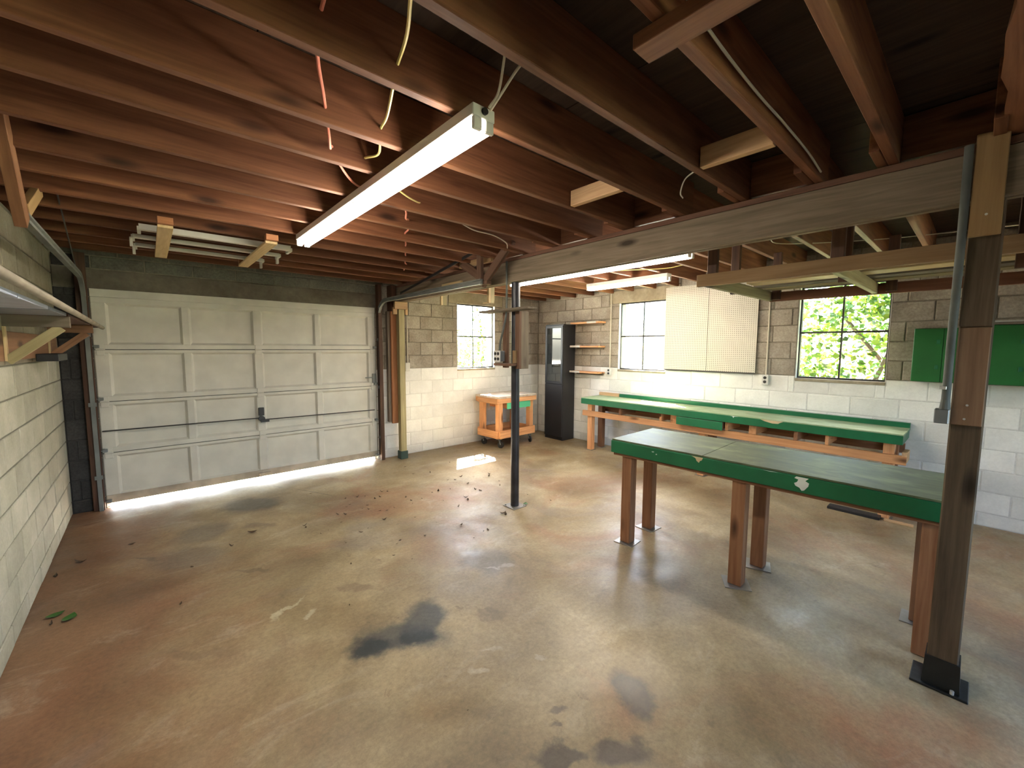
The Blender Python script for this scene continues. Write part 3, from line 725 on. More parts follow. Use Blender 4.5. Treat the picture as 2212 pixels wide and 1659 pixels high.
# ------------------------------------------------------------------ rack of white rails under the joists near the garage door
for k, x0 in enumerate((.10, .765)):
    t = thing('ceiling_strap_board', ('left', 'right')[k] and ('pale wooden board nailed under the joists, holding the left ends of white rails' if k == 0 else 'pale wooden board nailed under the joists, nearer the lit strip light'), 'board', (x0 + .04, 4.55, 2.53), group='boards holding the white rails')
    obj('plank', box(x0, x0 + .088, 3.90, 5.22, 2.528, 2.548, .002), 'palepine', t)
    obj('spacer', box(x0, x0 + .088, 3.86, 3.94, 2.55, 2.595, .002), 'orange', t)
    obj('spacer', box(x0, x0 + .088, 5.16, 5.22, 2.55, 2.595, .002), 'orange', t)
for k, (yy, xa, xb, hgt, lab) in enumerate(((4.20, .0, 1.02, .045, 'long white painted rail nearest the middle of the room, on the two strap boards'),
                                       (4.53, -.04, 1.0, .03, 'middle white painted rail lying on the two strap boards'),
                                       (4.90, -.03, .93, .03, 'white painted rail closest to the garage door, on the strap boards'))):
    t = thing('white_rail', lab, 'rail', (.5, yy, 2.55), group='white rails stored under the joists')
    bm = box(xa, xb, yy - .022, yy + .022, 2.55, 2.55 + hgt, .002)
    obj('bar', bm, M_WHITEPAINT, t)
    for xe, s in ((xa, -1), (xb, 1)):
        bm = box(xe - .01, xe + .012, yy - .02, yy + .13, 2.545, 2.575, .002)
        if k: add_box(bm, xe - .02, xe + .0, yy + .02, yy + .06, 2.49, 2.56, .002)
        obj('end_clip', bm, M_WHITEPAINT, t)

# ------------------------------------------------------------------ corner timbers right of the garage door
t = thing('pale_timber_post', 'pale green-tan timber post on a dark green foot, right of the garage door', 'post', (2.845, 5.745, 0))
obj('shaft', box(2.80, 2.89, 5.70, 5.79, .10, 2.25, .004), 'greenpost', t)
bm = box(2.787, 2.903, 5.687, 5.803, 0, .12, .004); obj('foot', bm, M_GREENFOOT, t)
obj('cap_block', box(2.72, 2.92, 5.66, 5.70, 2.245, 2.352, .002), 'pine', t)
obj('cleat', box(2.715, 2.775, 5.70, 5.74, 2.17, 2.27, .002), 'pine', t)
obj('cleat', box(2.905, 2.945, 5.70, 5.74, 2.17, 2.27, .002), 'pine', t)
t = thing('wall_stud', 'orange-brown stud fixed to the wall behind the pale timber post, ending above the floor', 'stud', (2.76, 5.87, .53))
obj('front_board', box(2.725, 2.815, 5.81, 5.85, .54, 2.22, .003), 'orange', t)
obj('back_board', box(2.69, 2.80, 5.852, 5.925, .56, 2.22, .003), 'grey', t)
obj('upper_board', box(2.72, 2.80, 5.78, 5.92, 2.222, 2.595, .003), 'jamb', t)
for k, (ya, yb, za, zb) in enumerate(((4.70, 4.80, 2.24, 2.42), (3.70, 3.82, 2.19, 2.42))):
    t = thing('hanging_scrap', ('short pale scrap of wood hanging under the beam, nearer the garage door' if k == 0 else 'L-shaped pale scrap of wood hanging under the beam beside the steel pole'), 'wood scrap', (2.93, ya, za), group='scraps nailed to the beam')
    obj('strip', box(2.9065, 2.935, ya, ya + .03, za, zb, .001), 'palepine', t)
    obj('strip', box(2.935, 2.99, ya, ya + .015, za, zb, .001), 'greenpost', t)
    if k: obj('lip', box(2.915, 2.93, ya + .03, ya + .12, za, za + .012, .001), 'palepine', t)
obj('wood_scrap', box(2.79, 2.818, 4.08, 4.50, 2.405, 2.47, .003), 'palepine', label='pale block of wood nailed to the beam side above the right track', cat='wood scrap')

# ------------------------------------------------------------------ steel pole, its shelf and outlet
t = thing('steel_pole', 'dark steel pole under the beam in the middle of the room', 'pole', (2.865, 3.20, 0))
obj('shaft', cyl((2.865, 3.20, .008), (2.865, 3.20, 2.35), .044, 28), M_POLE, t, smooth=True)
bm = box(2.775, 2.955, 3.11, 3.29, 0, .008, .002)
for a in (-1, 1):
    for b_ in (-1, 1): add_cyl(bm, (2.865 + a * .07, 3.20 + b_ * .07, .008), (2.865 + a * .07, 3.20 + b_ * .07, .018), .009, 8)
obj('base_plate', bm, M_STEELPLATE, t)
t = thing('pole_shelf', 'weathered wooden shelf box built round the steel pole', 'shelf', (2.86, 3.2, 1.47))
obj('top_board', box(2.69, 2.818, 2.84, 3.60, 2.055, 2.078, .004), 'grey', t)
obj('side_board', box(2.835, 2.945, 3.085, 3.125, 1.475, 2.053, .003), 'grey', t)
obj('front_board', box(2.80, 2.834, 3.075, 3.135, 1.475, 2.053, .003), 'brace', t)
obj('side_board', box(2.80, 2.84, 3.27, 3.33, 1.48, 2.053, .003), 'brace', t)
obj('outlet_ledge', box(2.70, 2.80, 3.10, 3.36, 1.505, 1.53, .003), 'brace', t)
obj('ledge_upright', box(2.76, 2.80, 3.10, 3.13, 1.532, 1.66, .003), 'rack', t)
t = thing('outlet_box', 'grey steel box with four sockets on the steel pole shelf', 'outlet', (2.74, 3.31, 1.535))
obj('box', box(2.715, 2.775, 3.265, 3.365, 1.545, 1.655, .004), M_GREYBOX, t)
pl = obj('face_plate', box(2.708, 2.714, 3.262, 3.368, 1.542, 1.658, .002), M_PLATE, t)
for yy in (3.292, 3.338):
    for zz in (1.573, 1.627): obj('socket', cyl((2.7035, yy, zz), (2.709, yy, zz), .0165, 14), M_SOCKET, pl)
obj('conduit', tube([(2.78, 3.245, 2.56), (2.78, 3.245, 2.1), (2.765, 3.27, 1.9), (2.748, 3.305, 1.75), (2.745, 3.315, 1.655)], .011, 10), M_CONDUITG, smooth=True, label='thin grey conduit running down the front of the steel pole to the four-socket box', cat='conduit')

# ------------------------------------------------------------------ big wooden post at the right
t = thing('wooden_post', 'tall dark wooden post with nailed boards and a black painted foot', 'post', (2.93, .03, 0))
obj('shaft', box(2.875, 2.985, -.028, .082, .02, 2.350, .006), 'darkpost', t)
obj('front_board', box(2.846, 2.874, -.022, .078, 1.335, 1.79, .003), 'postboard', t)
obj('top_board', box(2.792, 2.818, -.018, .080, 2.19, 2.63, .003), 'postpale', t)
obj('upper_board', box(2.835, 2.874, -.024, .080, 1.793, 2.350, .004), 'darkpost', t)
bm = bmesh.new(); 
vb = [(2.862, -.04), (2.998, -.04), (2.998, .094), (2.862, .094)]; vt = [(2.868, -.034), (2.992, -.034), (2.992, .088), (2.868, .088)]
A = [bm.verts.new((a, b_, .012)) for a, b_ in vb]; B = [bm.verts.new((a, b_, .155)) for a, b_ in vt]
for i_ in range(4): bm.faces.new((A[i_], A[(i_ + 1) % 4], B[(i_ + 1) % 4], B[i_]))
bm.faces.new(A[::-1]); bm.faces.new(B)
ft = obj('foot', bm, M_BOOT, t)
bm = box(2.84, 3.03, -.07, .135, 0, .012, .003); obj('foot_plate', bm, M_BOOT, t)
obj('bolt', cyl((2.853, -.015, .012), (2.853, -.015, .03), .008, 8), M_SCREW, t)
for yy, zz in ((.03, 1.43), (.035, 1.365)): obj('screw', cyl((2.842, yy, zz), (2.847, yy, zz), .005, 8), M_SCREW, t)
for yy, zz in ((.03, 2.28),): obj('screw', cyl((2.788, yy, zz), (2.793, yy, zz), .005, 8), M_SCREW, t)
obj('conduit', tube([(2.79, .10, 2.59), (2.80, .098, 2.2), (2.83, .10, 1.8), (2.835, .10, 1.55), (2.835, .10, 1.41)], .0155, 12), M_CONDUITG, smooth=True, label='grey metal conduit running down the wooden post to a junction box', cat='conduit')
t = thing('junction_box', 'small grey steel junction box beside the wooden post', 'junction box', (2.85, .10, 1.335))
obj('box', box(2.82, 2.872, .084, .134, 1.337, 1.405, .003), M_GREYBOX, t)
obj('collar', cyl((2.835, .10, 1.405), (2.835, .10, 1.45), .02, 12, .016), M_CONDUITG, t)
obj('strap', box(2.812, 2.85, .10, .125, 1.50, 1.515, .001), M_SCREW, t)

# ------------------------------------------------------------------ green work table in front
tx, ty = 3.03, 1.08
RZ = math.radians(1.6)
t = thing('green_work_table', 'green-edged work table on five square wooden legs, beside the wooden post', 'table', (tx, ty, 0), RZ)
top = obj('tabletop', box(-.005, .70, -1.03, .225, .893, .905, .001), M_TOPNEAR, t, local=True)
bm = box(-.005, .70, .228, 1.0, .893, .905, .001); obj('tabletop', bm, M_TOPNEAR, t, local=True)
obj('front_apron', box(-.02, .012, -1.03, 1.0, .79, .892, .003), M_GREEN, t, local=True)
obj('back_apron', box(.67, .70, -1.03, 1.0, .79, .892, .003), M_GREEN, t, local=True)
obj('end_apron', box(.013, .669, .968, 1.0, .79, .892, .003), M_GREEN, t, local=True)
obj('end_apron', box(.013, .669, -1.03, -.998, .79, .892, .003), M_GREEN, t, local=True)
obj('front_rail', box(.0, .038, -1.02, .985, .765, .789, .002), 'leg', t, local=True)
obj('back_rail', box(.63, .668, -1.02, .985, .765, .789, .002), 'leg', t, local=True)
for (lx, ly, pa) in ((.03, .84, .05), (.43, .86, -.1), (.035, -.045, .5), (.43, -.07, .3), (.055, -1.0, 0), (.43, -.97, 0)):
    lg = obj('leg', box(lx - .012, lx + .078, ly - .02, ly + .07, .006, .79, .004), 'leg', t, local=True)
    if (lx, ly) != (.055, -1.0):
        bm = box(-.085, .085, -.085, .085, 0, .006, .001)
        bmesh.ops.rotate(bm, verts=bm.verts, cent=(0, 0, 0), matrix=Matrix.Rotation(pa, 3, 'Z')); bmesh.ops.translate(bm, verts=bm.verts, vec=(lx + .033, ly + .025, 0))
        obj('foot_plate', bm, M_STEELPLATE, lg, local=True)
def chip(parent, x, pts, mat):
    bm = bmesh.new(); f = bm.faces.new([bm.verts.new((x, y, z)) for y, z in pts]); r = bmesh.ops.extrude_face_region(bm, geom=[f])
    bmesh.ops.translate(bm, verts=[v for v in r['geom'] if isinstance(v, bmesh.types.BMVert)], vec=(-.0012, 0, 0))
    return obj('paint_chip', bm, mat, parent, local=True, label='bare patch of chipped paint')
chip(t, -.0202, [(.30, .892), (.27, .88), (.262, .862), (.245, .85), (.236, .866), (.225, .87), (.216, .892)], M_CHIPWOOD)
chip(t, -.0202, [(-.36, .890), (-.35, .878), (-.372, .872), (-.365, .855), (-.35, .845), (-.358, .83), (-.38, .822), (-.392, .805), (-.405, .81), (-.425, .84), (-.428, .86), (-.408, .87), (-.425, .889)], M_CHIP)
chip(t, -.0202, [(.62, .865), (.60, .868), (.60, .86), (.615, .858)], M_CHIP)
chip(t, -.0202, [(.585, .85), (.575, .853), (.572, .845), (.583, .843)], M_CHIP)
chip(t, -.0202, [(-.17, .891), (-.22, .888), (-.26, .891)], M_CHIP)

# ------------------------------------------------------------------ long green bench along the right wall
t = thing('wall_workbench', 'long green-edged workbench standing against the right block wall', 'workbench', (5.64, 2.4, 0))
BX, B0, B1 = 5.345, .44, 4.335
obj('benchtop', box(BX, 5.86, B0, B1, .866, .878, .001), M_TOPFAR, t)
obj('front_apron', box(BX - .005, BX + .028, B0, B1, .777, .8655, .003), M_GREEN, t)
obj('end_apron', box(BX + .029, 5.86, B0, B0 + .03, .777, .8655, .003), M_GREEN, t)
obj('end_apron', box(BX + .029, 5.86, B1 - .03, B1, .777, .8655, .003), M_GREEN, t)
obj('backstop', box(5.862, 5.918, B0, 3.95, .85, .928, .003), M_GREEN, t)
obj('backstop_end', box(5.862, 5.918, 3.955, 4.36, .85, .928, .003), 'pine', t)
obj('front_rail', box(5.395, 5.433, B0 - .03, B1 + .01, .575, .662, .003), 'cart', t)
obj('back_rail', box(5.80, 5.838, B0 + .02, B1 - .02, .62, .72, .003), 'leg', t)
obj('end_block', box(5.40, 5.60, B0 - .035, B0 + .005, .60, .70, .003), 'pine', t)
for lx in (5.435, 5.72):
    for ly in (.50, 2.33, 4.18):
        lg = obj('leg', box(lx, lx + .088, ly, ly + .088, .005, .776, .004), 'leg' if lx > 5.5 else 'cart', t)
        obj('foot_plate', box(lx - .02, lx + .108, ly - .02, ly + .108, 0, .005), M_STEELPLATE, lg)
for ya, yb in ((2.93, 2.965), (2.71, 2.80), (2.04, 2.075), (1.72, 1.80), (1.02, 1.05)):
    obj('divider', box(5.40, 5.80, ya, yb, .664, .776, .002), 'cart', t)
for ya in (3.6, 1.3): obj('cross_rail', box(5.40, 5.8, ya, ya + .038, .664, .775, .002), 'leg', t)
dr = obj('drawer', box(5.37, 5.75, 2.10, 2.66, .672, .765, .003), 'leg', t)
obj('drawer_front', box(5.325, 5.345 - .006, 2.08, 2.68, .668, .772, .003), M_GREEN, dr)
def chipw(parent, x, pts, mat):
    return chip2(parent, x, pts, mat)
def chip2(parent, x, pts, mat):
    bm = bmesh.new(); f = bm.faces.new([bm.verts.new((x, y, z)) for y, z in pts]); r = bmesh.ops.extrude_face_region(bm, geom=[f])
    bmesh.ops.translate(bm, verts=[v for v in r['geom'] if isinstance(v, bmesh.types.BMVert)], vec=(-.0012, 0, 0))
    return obj('paint_chip', bm, mat, parent, label='bare patch of chipped paint')
chip2(t, BX - .0052, [(1.66, .866), (1.62, .85), (1.54, .834), (1.48, .836), (1.46, .852), (1.43, .866)], M_CHIPWOOD)
chip2(t, BX - .0052, [(2.0, .865), (1.97, .86), (1.96, .842), (1.95, .86), (1.90, .865)], M_CHIP)

# ------------------------------------------------------------------ rolling cart
ca, cb, cc, cd = 4.27, 5.18, 5.20, 5.82
t = thing('rolling_work_cart', 'orange pine work cart on casters below the window', 'work cart', (4.72, 5.5, 0), math.radians(2.0))
def L3(x0, x1, y0, y1, z0, z1, b_=.003): return box(x0 - 4.72, x1 - 4.72, y0 - 5.5, y1 - 5.5, z0, z1, b_)
n = 6
for k in range(n):
    y0 = cc + (cd - cc) / n * k; obj('top_plank', L3(ca, cb, y0 + .001, y0 + (cd - cc) / n - .001, .845, .88), M_TOPCART, t, local=True)
obj('front_apron', L3(ca + .0, cb - .0, cc + .01, cc + .048, .765, .843), 'cart', t, local=True)
obj('back_apron', L3(ca, cb, cd - .048, cd - .01, .765, .843), 'cart', t, local=True)
obj('side_apron', L3(ca + .004, ca + .042, cc + .05, cd - .05, .752, .843), 'cart', t, local=True)
obj('side_apron', L3(cb - .042, cb - .004, cc + .05, cd - .05, .752, .843), 'cart', t, local=True)
for lx in (ca + .045, cb - .135):
    for ly in (cc + .05, cd - .14): obj('leg', L3(lx, lx + .09, ly, ly + .09, .16, .842), 'cart', t, local=True)
obj('lower_rail', L3(ca + .04, cb - .03, cc + .01, cc + .048, .17, .30), 'cart', t, local=True)
obj('lower_rail', L3(ca + .04, cb - .03, cd - .048, cd - .01, .17, .30), 'cart', t, local=True)
obj('lower_side_rail', L3(ca + .004, ca + .042, cc + .05, cd - .05, .17, .29), 'cart', t, local=True)
obj('lower_side_rail', L3(cb - .042, cb - .004, cc + .05, cd - .05, .17, .29), 'cart', t, local=True)
obj('lower_shelf', L3(ca + .14, cb - .14, cc + .05, cd - .05, .17, .19), 'cart', t, local=True)
dr = obj('drawer', L3(ca + .24, cb - .16, cc + .05, cd - .1, .66, .76), 'orange', t, local=True)
ORIG[dr.name] = Vector((0, 0, 0))
obj('drawer_front', L3(ca + .22, cb - .14, cc + .025, cc + .048, .655, .763), M_MINT, dr, local=True)
for lx, ly, a in ((ca + .09, cc + .095, .5), (cb - .09, cc + .095, -.4), (ca + .09, cd - .095, .2), (cb - .09, cd - .095, 1.0)):
    c = Vector((lx - 4.72, ly - 5.5, 0)); d_ = Vector((math.cos(a), math.sin(a), 0)) * .018; e = Vector((math.sin(a), -math.cos(a), 0)) * .03
    bm = box(c.x - .04, c.x + .04, c.y - .04, c.y + .04, .152, .159, .001)
    for s in (-1, 1):
        add_cyl(bm, (c.x + d_.x * s, c.y + d_.y * s, .153), (c.x + d_.x * s + e.x, c.y + d_.y * s + e.y, .06), .010, 8)
    ch = obj('caster', bm, M_GALV, t, local=True)
    ORIG[ch.name] = Vector((0, 0, 0))
    p = c + e; obj('wheel', cyl((p.x - d_.x * .7, p.y - d_.y * .7, .055), (p.x + d_.x * .7, p.y + d_.y * .7, .055), .055, 24), M_RUBBER, ch, smooth=True, local=True)

# ------------------------------------------------------------------ black cabinet
t = thing('black_cabinet', 'tall narrow black cabinet with a glass upper door in the corner', 'cabinet', (5.72, 5.16, 0))
X0, X1, Y0, Y1 = 5.56, 5.90, 4.95, 5.38
obj('side_panel', box(X0 + .02, X1, Y0, Y0 + .018, 0, 2.09, .002), M_BLACK, t)
obj('side_panel', box(X0 + .02, X1, Y1 - .018, Y1, 0, 2.09, .002), M_BLACK, t)
obj('back_panel', box(X1 - .008, X1 - .002, Y0 + .018, Y1 - .018, .06, 2.09), M_BLACK, t)
obj('top_panel', box(X0 + .015, X1 + .0, Y0 - .004, Y1 + .004, 2.091, 2.11, .003), M_BLACK, t)
obj('plinth', box(X0 + .03, X0 + .045, Y0 + .018, Y1 - .018, 0, .06), M_BLACK, t)
for zz in (.06, 1.03, 1.36, 1.70): obj('shelf', box(X0 + .03, X1 - .01, Y0 + .018, Y1 - .018, zz, zz + .016), M_BLACK, t)
obj('lower_door', box(X0, X0 + .018, Y0 + .002, Y1 - .002, .065, 1.03, .002), M_BLACK, t)
bm = bmesh.new(); a, b_ = 1.036, 2.088
add_box(bm, X0, X0 + .02, Y0 + .002, Y0 + .045, a, b_, .002); add_box(bm, X0, X0 + .02, Y1 - .045, Y1 - .002, a, b_, .002)
add_box(bm, X0, X0 + .02, Y0 + .045, Y1 - .045, a, a + .045, .002); add_box(bm, X0, X0 + .02, Y0 + .045, Y1 - .045, b_ - .045, b_, .002)
ud = obj('upper_door', bm, M_BLACK, t)
obj('glass', box(X0 + .008, X0 + .012, Y0 + .045, Y1 - .045, a + .045, b_ - .045), M_DKGLASS, ud)

# ------------------------------------------------------------------ three short wall shelves
for k, (zz, lab) in enumerate(((2.115, 'top short wooden shelf on the wall beside the black cabinet'), (1.70, 'middle short wooden shelf on the wall beside the black cabinet'), (1.25, 'lowest short wooden shelf on the wall beside the black cabinet'))):
    t = thing('wall_shelf', lab, 'shelf', (5.84, 4.6, zz), group='short shelves beside the black cabinet')
    obj('board', box(5.73, 5.928, 4.30, 4.93, zz, zz + .028, .003), 'cart', t)
    obj('white_end', box(5.728, 5.75, 4.70 if k else 4.36, 4.93 if k else 4.56, zz - .001, zz + .032, .002), M_WHITEPAINT, t, label='white strip on the shelf edge')  # whiter strip over part of the front edge
    obj('wall_cleat', box(5.89, 5.928, 4.33, 4.9, zz - .035, zz - .001, .002), 'grey', t)

# ------------------------------------------------------------------ pegboards
for (a, b_, lab) in ((2.56, 3.20, 'white pegboard beside the window, half covering it'), (1.93, 2.556, 'white pegboard whose free edge meets the bare blocks and conduit')):
    t = thing('pegboard', lab, 'pegboard', (5.90, (a + b_) / 2, 1.37), group='white pegboards on the right wall')
    obj('panel', box(5.895, 5.901, a + .001, b_ - .001, 1.37, 2.59), M_PEG, t)
    for yy in (a + .03, b_ - .06): obj('batten', box(5.902, 5.928, yy, yy + .03, 1.375, 2.58), 'grey', t)
    obj('edge_strip', box(5.890, 5.8945, a, b_, 1.363, 1.375), M_DARKMETAL, t)

# ------------------------------------------------------------------ outlets and conduits on the walls
def wall_outlet(y, z, lab, lab2):
    t = thing('wall_outlet', lab, 'outlet', (5.90, y, z), group='sockets on the right wall')
    obj('box', box(5.885, 5.928, y - .035, y + .035, z - .06, z + .06, .004), M_PLATE, t)
    pl = obj('face_plate', box(5.878, 5.884, y - .038, y + .038, z - .064, z + .064, .002), M_PLATE, t)
    for zz in (-.026, .026): obj('socket', cyl((5.875, y, z + zz), (5.8795, y, z + zz), .019, 14), M_SOCKET, pl)
    obj('conduit', cyl((5.915, y, z + .062), (5.915, y, 2.598), .009, 10), M_CONDUITW, smooth=True, label=lab2, cat='conduit', group='white conduits on the right wall')
wall_outlet(4.19, 1.286, 'white wall outlet beside the overexposed window and lowest shelf', 'thin pale conduit running up between the short shelves and the window')
wall_outlet(1.806, 1.295, 'white wall outlet under the conduit right of the pegboards', 'thin pale conduit running up right of the pegboards')
t = thing('switch_box', 'small pale box on the wall behind the pale timber post', 'switch', (3.03, 5.905, 1.33))
obj('box', box(2.985, 3.06, 5.88, 5.928, 1.32, 1.45, .004), M_WHITEPAINT, t)
obj('conduit', cyl((3.035, 5.915, 1.452), (3.035, 5.915, 2.598), .008, 10), M_CONDUITW, smooth=True, label='thin pale conduit rising behind the pale timber post', cat='conduit')

# ------------------------------------------------------------------ green wall cabinets
for (a, b_, lab) in ((.045, .45, 'green wall cabinet left of the wooden post, next to the leafy window'), (-.55, .035, 'green wall cabinet right of the wooden post')):
    t = thing('green_wall_cabinet', lab, 'cabinet', (5.78, (a + b_) / 2, 1.375), group='green wall cabinets')
    zt = 1.888 if a > 0 else 1.905
    obj('body', box(5.62, 5.926, a, b_, 1.378, zt, .003), M_GREENCAB, t)
    m_ = (a + b_) / 2
    for (c, d_, s) in ((a + .003, m_ - .002, 1), (m_ + .002, b_ - .003, -1)):
        dd = obj('cabinet_door', box(5.60, 5.619, c, d_, 1.38, zt - .003, .002), M_GREENCAB, t)
        yk = d_ - .03 if s > 0 else c + .03
        for zz in (1.52, 1.76): obj('hinge', box(5.593, 5.599, yk - .012, yk + .012, zz - .02, zz + .02, .002), M_GREEN, dd)
obj('grey_plank', box(5.62, 5.82, -.5, .13, 1.908, 1.928, .002), 'grey', label='grey plank lying on top of the green wall cabinets', cat='plank')
obj('white_strip', box(5.64, 5.70, -.45, .02, 1.930, 1.945, .002), M_WHITEPAINT, label='white strip lying on the grey plank above the green wall cabinets', cat='strip')

# ------------------------------------------------------------------ strip lights
def strip_light(x, y0, y1, ztop, label, nt=2):
    t = thing('strip_light', label, 'lamp', (x, (y0 + y1) / 2, ztop - .1), group='fluorescent strip lights')
    bm = bmesh.new(); zh = ztop - .045
    add_box(bm, x - .052, x + .052, y0, y1, zh, ztop, .003)
    obj('housing', bm, M_WHITEMETAL, t)
    for yy in (y0, y1 - .018):
        bm = bmesh.new()
        for s in (-1, 1): add_box(bm, x + s * .028 - .02, x + s * .028 + .02, yy, yy + .018, zh - .045, zh + .001, .004)
        obj('lamp_holder', bm, M_WHITEMETAL, t)
    n = 2 if y1 - y0 > 1.6 else 1; L = (y1 - y0 - .036) / n
    for k in range(n):
        for s in (-1, 1):
            a = y0 + .018 + k * L; obj('tube', cyl((x + s * .028, a + .005, zh - .026), (x + s * .028, a + L - .005, zh - .026), .019, 14), M_TUBE, t, smooth=True)
    if n == 2: obj('centre_holder', box(x - .045, x + .045, (y0 + y1) / 2 - .012, (y0 + y1) / 2 + .012, zh - .015, zh - .001, .002), M_WHITEMETAL, t)
    return t
sl = strip_light(1.0, 1.30, 3.72, 2.592, 'long lit strip light under the joists in the open bay, cables at its near end')
obj('grommet', cyl((1.0, 1.29, 2.572), (1.0, 1.2995, 2.572), .013, 14), M_RUBBER, sl)
strip_light(3.65, 1.75, 4.15, 2.575, 'long lit strip light seen just below the beam')
strip_light(4.78, 2.56, 3.78, 2.592, 'short lit strip light in front of the window beside the pegboards')

# ------------------------------------------------------------------ cables
def cable(pts, r, mat, label, group=None):
    return obj('cable', tube(pts, r, 7, 5), mat, smooth=True, label=label, cat='cable', group=group)
cable([(1.0, 1.27, 2.575), (.995, 1.21, 2.60), (.955, 1.13, 2.66), (.93, 1.075, 2.74), (.925, 1.065, 2.82)], .0048, M_WHITEWIRE, 'white cable from the near end of the open-bay strip light going straight up')
cable([(1.008, 1.272, 2.568), (1.005, 1.20, 2.60), (1.02, 1.12, 2.66), (1.075, 1.068, 2.72), (1.15, 1.063, 2.75)], .0048, M_WHITEWIRE, 'white cable from the near end of the open-bay strip light bending to a joist')
cable([(.44, .9, 2.76), (.45, 1.3, 2.74), (.475, 1.52, 2.69), (.555, 1.72, 2.64), (.595, 1.83, 2.66), (.62, 1.90, 2.67), (.66, 1.99, 2.625), (.70, 2.10, 2.625), (.735, 2.18, 2.67), (.79, 2.28, 2.66), (.90, 2.42, 2.64), (1.02, 2.57, 2.66),
       (1.15, 2.62, 2.68), (1.38, 2.70, 2.645), (1.46, 2.83, 2.62), (1.56, 2.98, 2.66), (1.62, 3.1, 2.63), (1.72, 3.36, 2.66), (1.80, 3.5, 2.62), (1.92, 3.74, 2.66), (2.0, 3.9, 2.62), (2.12, 4.13, 2.66), (2.2, 4.3, 2.62), (2.34, 4.54, 2.66), (2.4, 4.72, 2.63), (2.5, 4.93, 2.67)], .0065, M_PINKWIRE,
      'orange cable looping through the joists past the open-bay strip light')
cable([(.57, .8, 2.72), (.585, 1.05, 2.68), (.66, 1.25, 2.66), (.71, 1.42, 2.67), (.735, 1.5, 2.66), (.80, 1.70, 2.645), (.835, 1.84, 2.66), (.87, 1.93, 2.65), (.905, 2.03, 2.635), (.90, 2.18, 2.665)], .006, M_YELLOWWIRE,
      'yellow cable threaded through the joists left of the strip light')
cable([(.98, 2.23, 2.66), (1.12, 2.35, 2.64), (1.26, 2.43, 2.625), (1.38, 2.52, 2.64), (1.45, 2.60, 2.67)], .005, M_YELLOWWIRE, 'short yellow cable showing right of the lit strip light')
cable([(1.72, 2.64, 2.66), (1.85, 2.72, 2.65), (2.05, 2.80, 2.64), (2.3, 2.87, 2.66), (2.5, 2.93, 2.64), (2.56, 2.98, 2.61)], .005, M_WHITEWIRE, 'thin tan cable drooping towards the timber brace')
cable([(1.1, .625, 2.70), (1.25, .617, 2.665), (1.5, .624, 2.655), (1.8, .628, 2.65), (2.1, .627, 2.65), (2.45, .625, 2.64), (2.72, .628, 2.62)], .005, M_WHITEWIRE, 'white cable stapled along the joist above the beam')
cable([(2.35, 1.12, 2.68), (2.38, 1.20, 2.66), (2.43, 1.25, 2.61), (2.5, 1.27, 2.602)], .004, M_WHITEWIRE, 'short white cable loop near the end of a joist above the beam')
cable([(4.0, 1.25, 2.64), (4.25, 1.28, 2.625), (4.5, 1.05, 2.625), (4.8, .6, 2.63), (5.0, .1, 2.64), (5.1, -.5, 2.63)], .004, M_WHITEWIRE, 'white cable strung above the hanging storage rack')
cable([(4.15, 3.0, 2.60), (4.3, 2.7, 2.592), (4.5, 2.45, 2.60), (4.6, 2.3, 2.63)], .005, M_YELLOWWIRE, 'yellow cable near the short strip light')

# ------------------------------------------------------------------ hanging storage rack
t = thing('hanging_storage_rack', 'timber storage rack hanging from the joists in front of the leafy window', 'rack', (3.9, .3, 2.16))
RY0, RY1 = -1.25, 1.49
obj('front_rail', box(3.20, 3.238, RY0, RY1, 2.16, 2.249, .003), 'rack', t)
obj('back_rail', box(4.68, 4.718, RY0, 1.44, 2.155, 2.244, .003), 'rackred', t)
for yy in (1.45, .66, -.2, -1.1): obj('cross_rail', box(3.24, 4.678, yy - .038, yy, 2.16, 2.249, .003), 'greenpost' if yy > .5 else 'rack', t)
for (x, y) in ((3.24, 1.36), (3.92, 1.452), (3.24, .60), (3.80, .662), (4.64, 1.34), (4.64, .50), (3.24, -.32), (3.89, -.162), (4.64, -.4)):
    obj('hanger', box(x, x + .038, y, y + .07, 2.17 if x > 3.3 else 2.25, 2.62 if y < 1.4 or x < 3.9 else 2.60, .003), 'jamb', t)
for (xa, xb, ya, yb, ton, lab) in ((3.95, 4.14, -1.0, 1.40, 'palepine', 'wide pale board lying on the hanging rack, nearest the beam'), (4.24, 4.38, -1.1, 1.44, 'grey', 'grey board lying on the hanging rack between two others'), (4.45, 4.60, -.9, 1.42, 'greenpost', 'greenish board lying on the back of the hanging rack')):
    obj('stored_board', box(xa, xb, ya, yb, 2.251, 2.272, .002), ton, label=lab, cat='board', group='boards stored on the hanging rack')
obj('stored_board', box(3.45, 3.85, -1.1, .58, 2.251, 2.264, .002), 'palepine', label='broad plywood offcut lying on the hanging rack near the wooden post', cat='board', group='boards stored on the hanging rack')
obj('stored_board', box(3.98, 4.06, -1.0, .60, 2.273, 2.36, .002), 'palepine', label='pale board standing on edge on the hanging rack', cat='board', group='boards stored on the hanging rack')

